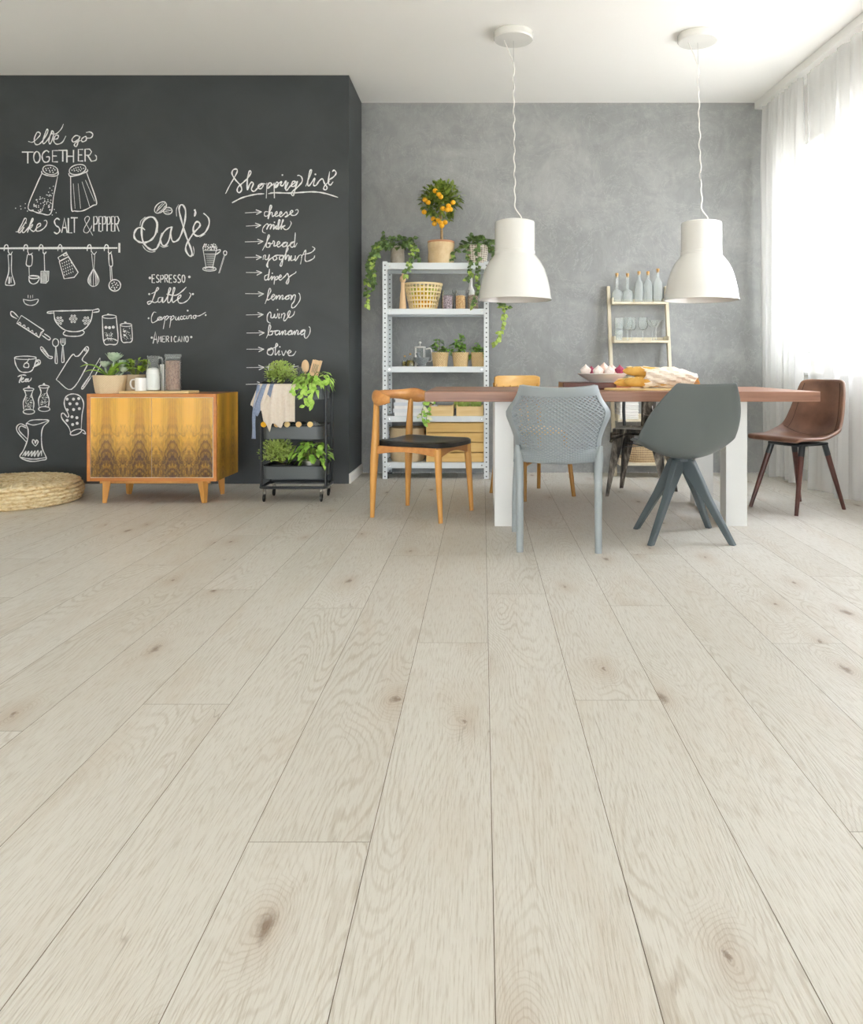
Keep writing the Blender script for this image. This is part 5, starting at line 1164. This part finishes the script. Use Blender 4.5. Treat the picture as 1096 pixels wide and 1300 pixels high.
# ------------------------------------------------------------------ on the sideboard
SZ = .704
cbd = thing('serving_board', 'pale wooden board lying on the sideboard under the jars', 'cutting board', (PX(201, 5.13), 5.15, SZ)); MB().box(-.225, .225, -.09, .10, 0, .016).build('body', M_pale, cbd, smooth=0, bevel=.004)
t = thing('potted_orchid', 'beige woven pot with strap leaves and pale succulent on the sideboard', 'plant', (PX(138, 5.10), 5.12, SZ)); rg = random.Random(2)
pot([(.001, 0), (.083, 0), (.089, .01), (.097, .06), (.104, .118), (.099, .118), (.09, .05), (.001, .012)], weave('cream woven pot', (232, 212, 178), (200, 168, 120), 40, 130, .35), t, n=40); soil(.096, .11, t)
mb = MB()
for tip, h, wd in (((-.14, -.06), .185, .046), ((-.105, -.09), .15, .04), ((.13, -.05), .195, .05), ((.09, -.10), .16, .044), ((.02, .08), .2, .036), ((.16, .02), .165, .03)):
    P = spline([(.005, -.02, .105), (tip[0]*.45, tip[1]*.45-.01, .105+(h-.105)*.75), (tip[0]*.85, tip[1]*.85, h), (tip[0]*1.15, tip[1]*1.1, h-.012)], 5); R = []
    for i, p in enumerate(P):
        q = i/(len(P)-1); tg = (P[min(i+1, len(P)-1)]-P[max(0, i-1)]).normalized(); sd_ = tg.cross(V((0, 0, 1))).normalized(); n = sd_.cross(tg); w_ = wd/2*(.45+.55*sin(pi*min(1, q*1.1+.1)))*(1 if q < .85 else (1-q)/.15*.9+.1)
        R.append([p-sd_*w_+n*w_*.3, p, p+sd_*w_+n*w_*.3])
    mb.rings(R, closed=False, cap=False)
mb.build('strap_leaves', M_strap, t, solid=.002)
mb = MB()
for cx, cy, cz, s in ((.01, .03, .205, 1.15), (-.055, .05, .165, .85), (.06, .05, .175, .8), (.085, .0, .135, .7), (.02, .08, .16, .8)):
    for k in range(16):
        a = k*2.4; e = .25+k*.06; mb.leaf((cx, cy, cz), (cos(a)*cos(e), sin(a)*cos(e), sin(e)), .058*s*(1-.02*k), .042*s, -.4, .3, (0, 0, 1), (.4, .9, 1, .25))
    mb.tube([(cx*.5, cy*.5, .1), (cx, cy, cz)], .006, 6)
mb.build('succulent_rosettes', M_succ, t, smooth=60)
t = thing('potted_plant', 'lime green plant in a beige clay pot on the serving board', 'plant', (PX(172, 5.22), 5.215, SZ+.016))
pot([(.001, 0), (.062, 0), (.076, .085), (.078, .105), (.073, .105), (.058, .01), (.001, .01)], M_clay, t); soil(.07, .096, t); rg = random.Random(18); mb = MB(); st = MB()
for k in range(30):
    a = rg.uniform(0, 6.28); r = rg.uniform(.01, .075); h = .13+rg.uniform(0, .075); p = (r*cos(a), r*sin(a)*.8, h); st.tube([(p[0]*.3, p[1]*.3, .1), p], .002, 5)
    for _ in range(3): mb.leaf(p, (cos(a)+rg.uniform(-.8, .8), sin(a)+rg.uniform(-.8, .8), rg.uniform(0, .8)), rg.uniform(.035, .06), .034, .5, .2)
mb.leaf((.03, -.02, .18), (.8, -.2, .55), .1, .022, .3, .3); mb.build('foliage', M_lime, t, smooth=50); st.build('stems', M_stem, t)
t = thing('mug', 'white ceramic mug on the serving board', 'mug', (PX(179, 5.10), 5.105, SZ+.016)); MB().lathe([(.001, 0), (.036, 0), (.039, .004), (.039, .085), (.036, .086), (.035, .008), (.001, .008)], 32, cap=False).build('body', M_ceram, t); MB().tube(spline([(-.036, 0, .074), (-.062, 0, .070), (-.070, 0, .045), (-.058, 0, .018), (-.036, 0, .016)], 5), .0058, 8).build('handle', M_ceram, t)
t = thing('glass_jug', 'glass jug filled with white sugar beside the mug', 'jug', (PX(194.5, 5.12), 5.12, SZ+.016)); MB().lathe([(.001, 0), (.046, 0), (.048, .01), (.047, .1), (.040, .15), (.034, .178), (.036, .212), (.040, .228), (.037, .228), (.032, .18), (.036, .15), (.044, .1), (.045, .006), (.001, .006)], 36, cap=False).build('body', M_glass, t)
MB().lathe([(.001, .007), (.0435, .007), (.0438, .1), (.0385, .14), (.02, .15), (.001, .152)], 30, cap=False).build('sugar', M_paper, t); MB().tube(spline([(.034, 0, .215), (.058, -.005, .212), (.062, -.005, .18), (.056, -.005, .11), (.048, 0, .07)], 5), .006, 8, .8).build('handle', M_glassthick, t)
t = thing('storage_canister', 'tall narrow white canister between jug and grain jar', 'canister', (PX(207, 5.17), 5.19, SZ+.016)); MB().lathe([(.001, 0), (.024, 0), (.025, .004), (.025, .155), (.027, .157), (.027, .172), (.001, .174)], 28, cap=False).build('body', M_ceram, t)
t = thing('grain_jar', 'tall glass jar of brown grain on the sideboard', 'jar', (PX(219.5, 5.13), 5.13, SZ+.016)); MB().lathe([(.001, 0), (.051, 0), (.053, .006), (.053, .2), (.05, .208), (.05, .222), (.046, .222), (.046, .208), (.05, .198), (.05, .006), (.001, .006)], 36, cap=False).build('body', M_glass, t); MB().lathe([(.001, .007), (.0495, .007), (.0495, .195), (.02, .2), (.001, .2)], 30, cap=False).build('grain', mat('brown spelt grain', (118, 88, 72), (170, 136, 116), (110, 110, 60), 3, rough=.6, bump=.4), t); MB().lathe([(.001, .212), (.0455, .212), (.051, .222), (.053, .226), (.053, .234), (.05, .238), (.001, .238)], 36, cap=False).build('lid', M_glassthick, t)

# ------------------------------------------------------------------ kitchen trolley
TX0, TX1, TF, TBk = PX(331, 5.07), PX(410, 5.07), 5.07, 5.38; tw = (TX1-TX0)/2; td = (TBk-TF)/2
M_tray = mat('graphite powder coat', (82, 88, 90), rough=.35)
tr = thing('kitchen_trolley', 'graphite three tier kitchen trolley on casters by the chalkboard wall', 'trolley', ((TX0+TX1)/2, (TF+TBk)/2, 0)); trx, try_ = tr.location.x, tr.location.y
def rrect(w_, d_, r, n=5):
    return [(cx+r*cos(a0+pi/2*i/n), cy+r*sin(a0+pi/2*i/n)) for cx, cy, a0 in ((w_-r, d_-r, 0), (-w_+r, d_-r, pi/2), (-w_+r, -d_+r, pi), (w_-r, -d_+r, 3*pi/2)) for i in range(n+1)]
TZS = [(.665, .752), (.410, .492), (.152, .234)]
for k, (za, zb) in enumerate(TZS):
    o1 = rrect(tw-.004, td-.01, .045); o0 = rrect(tw-.008, td-.014, .045); i1 = rrect(tw-.007, td-.013, .043); L = lambda P, z: [V((x, y, z)) for x, y in P]
    mb = MB().rings([L(rrect(tw-.008, td-.014, .045), za), L(o1, zb), L(i1, zb), L(rrect(tw-.012, td-.018, .043), za+.003)])
    tray = mb.build('tray', M_tray, tr, smooth=50); mb = MB().tube(L(o1, zb), .004, 6, loop=True); mb.build('rim_wire', M_gun, tray)
for sx in (-1, 1):
    x = sx*(tw+.010)
    pts = [(x, -td+.045, .095), (x, -td+.045, .745)]
    for sy in (-1, 1): MB().tube([(x, sy*(td-.05), .095), (x, sy*(td-.05), .775)], .0095, 10).build('post', M_gun, tr)
    MB().tube([(x, -(td-.05), .77), (x, td-.05, .77)], .0095, 10).build('handle', M_gun, tr)
MB().tube([V((x, y, .095)) for x, y in rrect(tw+.012, td-.02, .03)], .0095, 10, loop=True).build('base_ring', M_gun, tr)
for sx in (-1, 1):
    for sy in (-1, 1):
        x, y = sx*(tw-.015), sy*(td-.035); mb = MB().tube([(x, y, .07), (x, y, .09)], .011, 10).bar((x-.009, y, .072), (x-.013, y+.008, .028), .003, .02).bar((x+.009, y, .072), (x+.005, y+.008, .028), .003, .02)
        c = mb.build('caster', M_steel, tr); MB().lathe([(.001, -.007), (.02, -.007), (.025, -.004), (.025, .004), (.02, .007), (.001, .007)], 24, cap=False, M=Matrix.Translation((x-.004, y+.006, .025)) @ Matrix.Rotation(radians(90), 4, 'Y')).build('wheel', mat('black rubber', (26, 26, 27), rough=.5) if 'rubber' not in bpy.data.materials else bpy.data.materials['rubber'], c)
def herb(label, x, y, z, fn, potm, r0, r1, h, seed, name='potted_herb'):
    t = thing(name, label, 'plant', (trx+x, try_+y, z)); pot(cup(r0, r1, h, .004), potm, t); soil(r1-.006, h-.008, t); fn(t, random.Random(seed)); return t
def thyme(c, rad, n):
    def f(t, rg):
        mb = MB(); mb.bush(c, rad, n, .019, .013, .2, rg, .15, .4); mb.build('foliage', M_thyme, t, smooth=0); st = MB()
        for _ in range(50):
            a = rg.uniform(0, 6.28); e = rg.uniform(.1, 1); st.tube([(0, 0, c[2]-rad[2]*.7), (c[0]+rad[0]*e*cos(a)*.9, c[1]+rad[1]*e*sin(a)*.9, c[2]+rad[2]*rg.uniform(-.4, .9))], .0012, 4)
        st.build('stems', M_stem, t)
    return f
def leafy(c, rad, n, L, W, m, droop=.5):
    def f(t, rg):
        mb = MB(); st = MB()
        for k in range(n):
            a = rg.uniform(0, 6.28); e = rg.uniform(.2, 1)**.6; p = (c[0]+rad[0]*e*cos(a), c[1]+rad[1]*e*sin(a), c[2]+rad[2]*rg.uniform(-.9, 1)*(1.1-e*.4)); q = rg.uniform(.6, 1.15)
            if k % 3 == 0: st.tube(spline([(0, 0, .05), (p[0]*.5, p[1]*.5, (p[2]+.08)/1.5), p], 3), .0018, 5)
            mb.leaf(p, (cos(a)+rg.uniform(-.5, .5), sin(a)+rg.uniform(-.5, .5), rg.uniform(-.7, .5)), L*q, W*q, droop*rg.uniform(.3, 1.4), .2)
        mb.build('foliage', m, t, smooth=50); st.build('stems', M_stem, t)
    return f
# top tray
herb('bushy thyme at the back left of the top tray', -.10, -.02, TZS[0][0]+.004, thyme((-.005, 0, .155), (.105, .08, .09), 900), M_gun, .05, .06, .09, 1)
herb('bright green drooping herb at the right of the top tray', .10, -.07, TZS[0][0]+.004, leafy((.02, -.02, .12), (.115, .08, .06), 70, .062, .03, M_fresh, .8), M_clay, .042, .05, .08, 5)
t = thing('trailing_herb', 'bright sprigs hanging over the right front edge of the top tray', 'plant', (trx+.09, try_-.11, TZS[0][1])); mb = MB(); st = MB(); rg = random.Random(13)
for v in ([(0, .02, .02), (.0, -.05, .02), (-.01, -.07, -.05), (0, -.07, -.125)], [(.03, .02, .02), (.04, -.05, .02), (.045, -.065, -.04), (.05, -.068, -.115)], [(-.04, .02, .02), (-.06, -.05, .01), (-.085, -.065, -.045)], [(.05, 0, .03), (.10, -.03, .03), (.155, -.02, .05)]):
    P = spline(v, 5); st.tube(P, .002, 5)
    for p in P[2:]: mb.leaf(p, (rg.uniform(-.6, .6), -.4, rg.uniform(-1, .1)), .05, .026, .2, .2, (0, -1, .2))
mb.build('foliage', M_fresh, t, smooth=50); st.build('stems', M_stem, t)
uj = thing('utensil_jar', 'ribbed glass utensil jar at the back of the top tray', 'jar', (trx+.045, try_+.06, TZS[0][0]+.004)); MB().lathe([(.001, 0), (.045, 0), (.047, .14), (.044, .14), (.042, .005), (.001, .005)], 24, cap=False).build('body', M_glassthick, uj)
ux, uy, uz = uj.location
t = thing('wooden_spoon', 'wooden spoon standing in the utensil jar', 'spoon', (ux-.012, uy, uz+.006)); MB().tube([(0, 0, 0), (.005, 0, .16)], .0045, 8).build('handle', M_beech, t); MB().ball((.006, 0, .205), .026, 16, 10, 1, .35, 1.7).build('spoon_bowl', M_beech, t)
t = thing('wooden_spatula', 'slotted wooden spatula standing in the utensil jar', 'spatula', (ux+.015, uy-.005, uz+.006)); MB().bar((0, 0, 0), (.025, 0, .15), .010, .007, up=(0, 1, 0)).build('handle', M_beech, t)
mb = MB(); R = lambda x0, z0, x1, z1: None
M2 = Matrix.Translation((.045, 0, .19)) @ Matrix.Rotation(.28, 4, 'Y')
for a, b, c, d, e in ((-.03, -.017, -.05, .055, 1), (-.013, -.007, -.03, .03, 1), (-.003, .003, -.03, .03, 1), (.007, .013, -.03, .03, 1), (.017, .034, -.05, .062, 1), (-.017, .017, .03, .058, 1), (-.017, .017, -.05, -.03, 1)): mb.box(a, b, -.003, .003, c, d, M2)
mb.build('blade', M_beech, t, smooth=0)
t = thing('whisk', 'steel whisk standing left in the utensil jar', 'whisk', (ux-.03, uy-.005, uz+.006)); st = MB()
for k in range(5):
    a = pi*k/5; st.tube(spline([(-.012+.0*k, 0, .12), (-.012+.026*cos(a), .026*sin(a), .165), (-.012+.014*cos(a), .014*sin(a), .195), (-.012, 0, .2), (-.012-.014*cos(a), -.014*sin(a), .195), (-.012-.026*cos(a), -.026*sin(a), .165), (-.012, 0, .12)], 4), .0014, 5)
st.build('wires', M_steel, t); MB().tube([(0, 0, 0), (-.012, 0, .12)], .005, 8).build('handle', M_steel, t)
# towel over the front
M_tow = mat('cream linen', (236, 226, 212), (228, 214, 198), (70, 70, 70), rough=.95); M_blue = mat('blue grey stripe', (128, 142, 168), (150, 162, 186), (90, 90, 90), rough=.95)
t = thing('tea_towel', 'cream tea towel with blue stripe hung over the top tray', 'towel', (trx, try_-td, TZS[0][1]))
mb = MB(); NXT, NZT = 48, 26; rows = []; zt = TZS[0][1]
hem = lambda u: lerp_tab([(0, .13), (.16, .20), (.24, .16), (.30, .235), (.44, .30), (.5, .245), (.68, .275), (.76, .235), (1, .235)], u)
for j in range(NZT+1):
    v = j/NZT; row = []
    for i in range(NXT+1):
        u = i/NXT; x = -tw-.012+.24*u; L = .05+hem(u); d = v*L
        fold = (.007*sin(u*21+.6)+.005*sin(u*37))*min(1, max(0, (d-.05)/.08))
        if d < .05: y, z = .042-d, .010+.004*sin(d*60)
        else:
            y, z = -.014-.016*min(1, (d-.05)/.1), .008-(d-.05)
            x += -.045*(1-u)*min(1, (d-.05)/.12)
        row.append((x, y+fold, z))
    rows.append(row)
for i in range(NXT):
    u = i/NXT; mb.m = 1 if .10 < u < .22 or .30 < u < .40 else 0
    if .30 < u < .40:
        mb.m = 1; mb.rings([[r[i], r[i+1]] for r in rows[:11]], closed=False, cap=False); mb.m = 0; mb.rings([[r[i], r[i+1]] for r in rows[10:]], closed=False, cap=False)
    else: mb.rings([[r[i], r[i+1]] for r in rows], closed=False, cap=False)
mb.build('cloth', [M_tow, M_blue], t, solid=.002, smooth=60)
R = []
for i in range(25):
    q = i/24; z = .008-.345*q; x = -tw-.006-.032*sin(min(1, q*1.2)*pi/2); y = -.026+.006*sin(q*9); w_ = .010+.004*q; a = .5*sin(q*6); R.append([(x-w_*cos(a), y-w_*sin(a), z), (x+w_*cos(a), y+w_*sin(a), z)])
MB().rings(R, closed=False, cap=False).build('apron_tie', M_blue, t, solid=.002)
# wine bottles in the middle tray, necks to the front
M_wineg = mat('dark bottle glass', (30, 38, 32), rough=.12)
for i, (px, lab, cap_) in enumerate(((337, 'wine bottle with a yellow cap at the left of the middle tray', (240, 180, 30)), (353.5, 'corked bottle beside the yellow capped bottle', (232, 192, 130)), (366.5, 'corked bottle in the centre of the middle tray', (240, 212, 150)), (381, 'corked bottle second from the right post', (232, 196, 136)), (395.5, 'corked clear bottle beside the right post', (236, 206, 140)))):
    t = thing('wine_bottle', lab, 'bottle', (PX(px, 5.12), try_, .474), 0, 'bottles lying in the middle tray'); Mx = Matrix.Rotation(radians(78), 4, 'X')
    MB().lathe([(.001, -.11), (.035, -.11), (.036, -.1), (.036, .03), (.016, .07), (.0145, .125), (.017, .127), (.017, .137), (.001, .138)], 24, cap=False, M=Mx).build('body', M_wineg if i != 4 else M_glassthick, t); MB().lathe([(.001, .136), (.0165, .136), (.0185, .14), (.018, .152), (.001, .154)], 20, cap=False, M=Mx).build('cork', mat('stopper %d' % i, cap_, rough=.7), t)
# bottom tray
herb('round thyme bush in a dark bowl in the bottom tray', -.09, -.03, TZS[2][0]+.004, thyme((-.03, -.015, .155), (.118, .095, .10), 1300), M_gun, .07, .08, .085, 7)
herb('leafy herb in a silver tin in the bottom tray', .10, -.04, TZS[2][0]+.004, leafy((.005, -.01, .165), (.12, .09, .075), 85, .058, .038, M_herb, .5), mat('brushed tin', (200, 200, 196), rough=.3, metal=.9), .05, .058, .105, 9)

# ------------------------------------------------------------------ plant on the sill behind the curtain
t = thing('sill_plant', 'pale potted plant on the window sill behind the sheer curtain', 'plant', (RX+.085, 6.05, SILL+.025)); pot(cup(.05, .06, .09, .005), M_ceram, t); soil(.054, .08, t); mb = MB(); mb.bush((0, 0, .13), (.07, .1, .09), 70, .07, .03, .4, random.Random(4)); mb.build('foliage', M_succ, t, smooth=50)
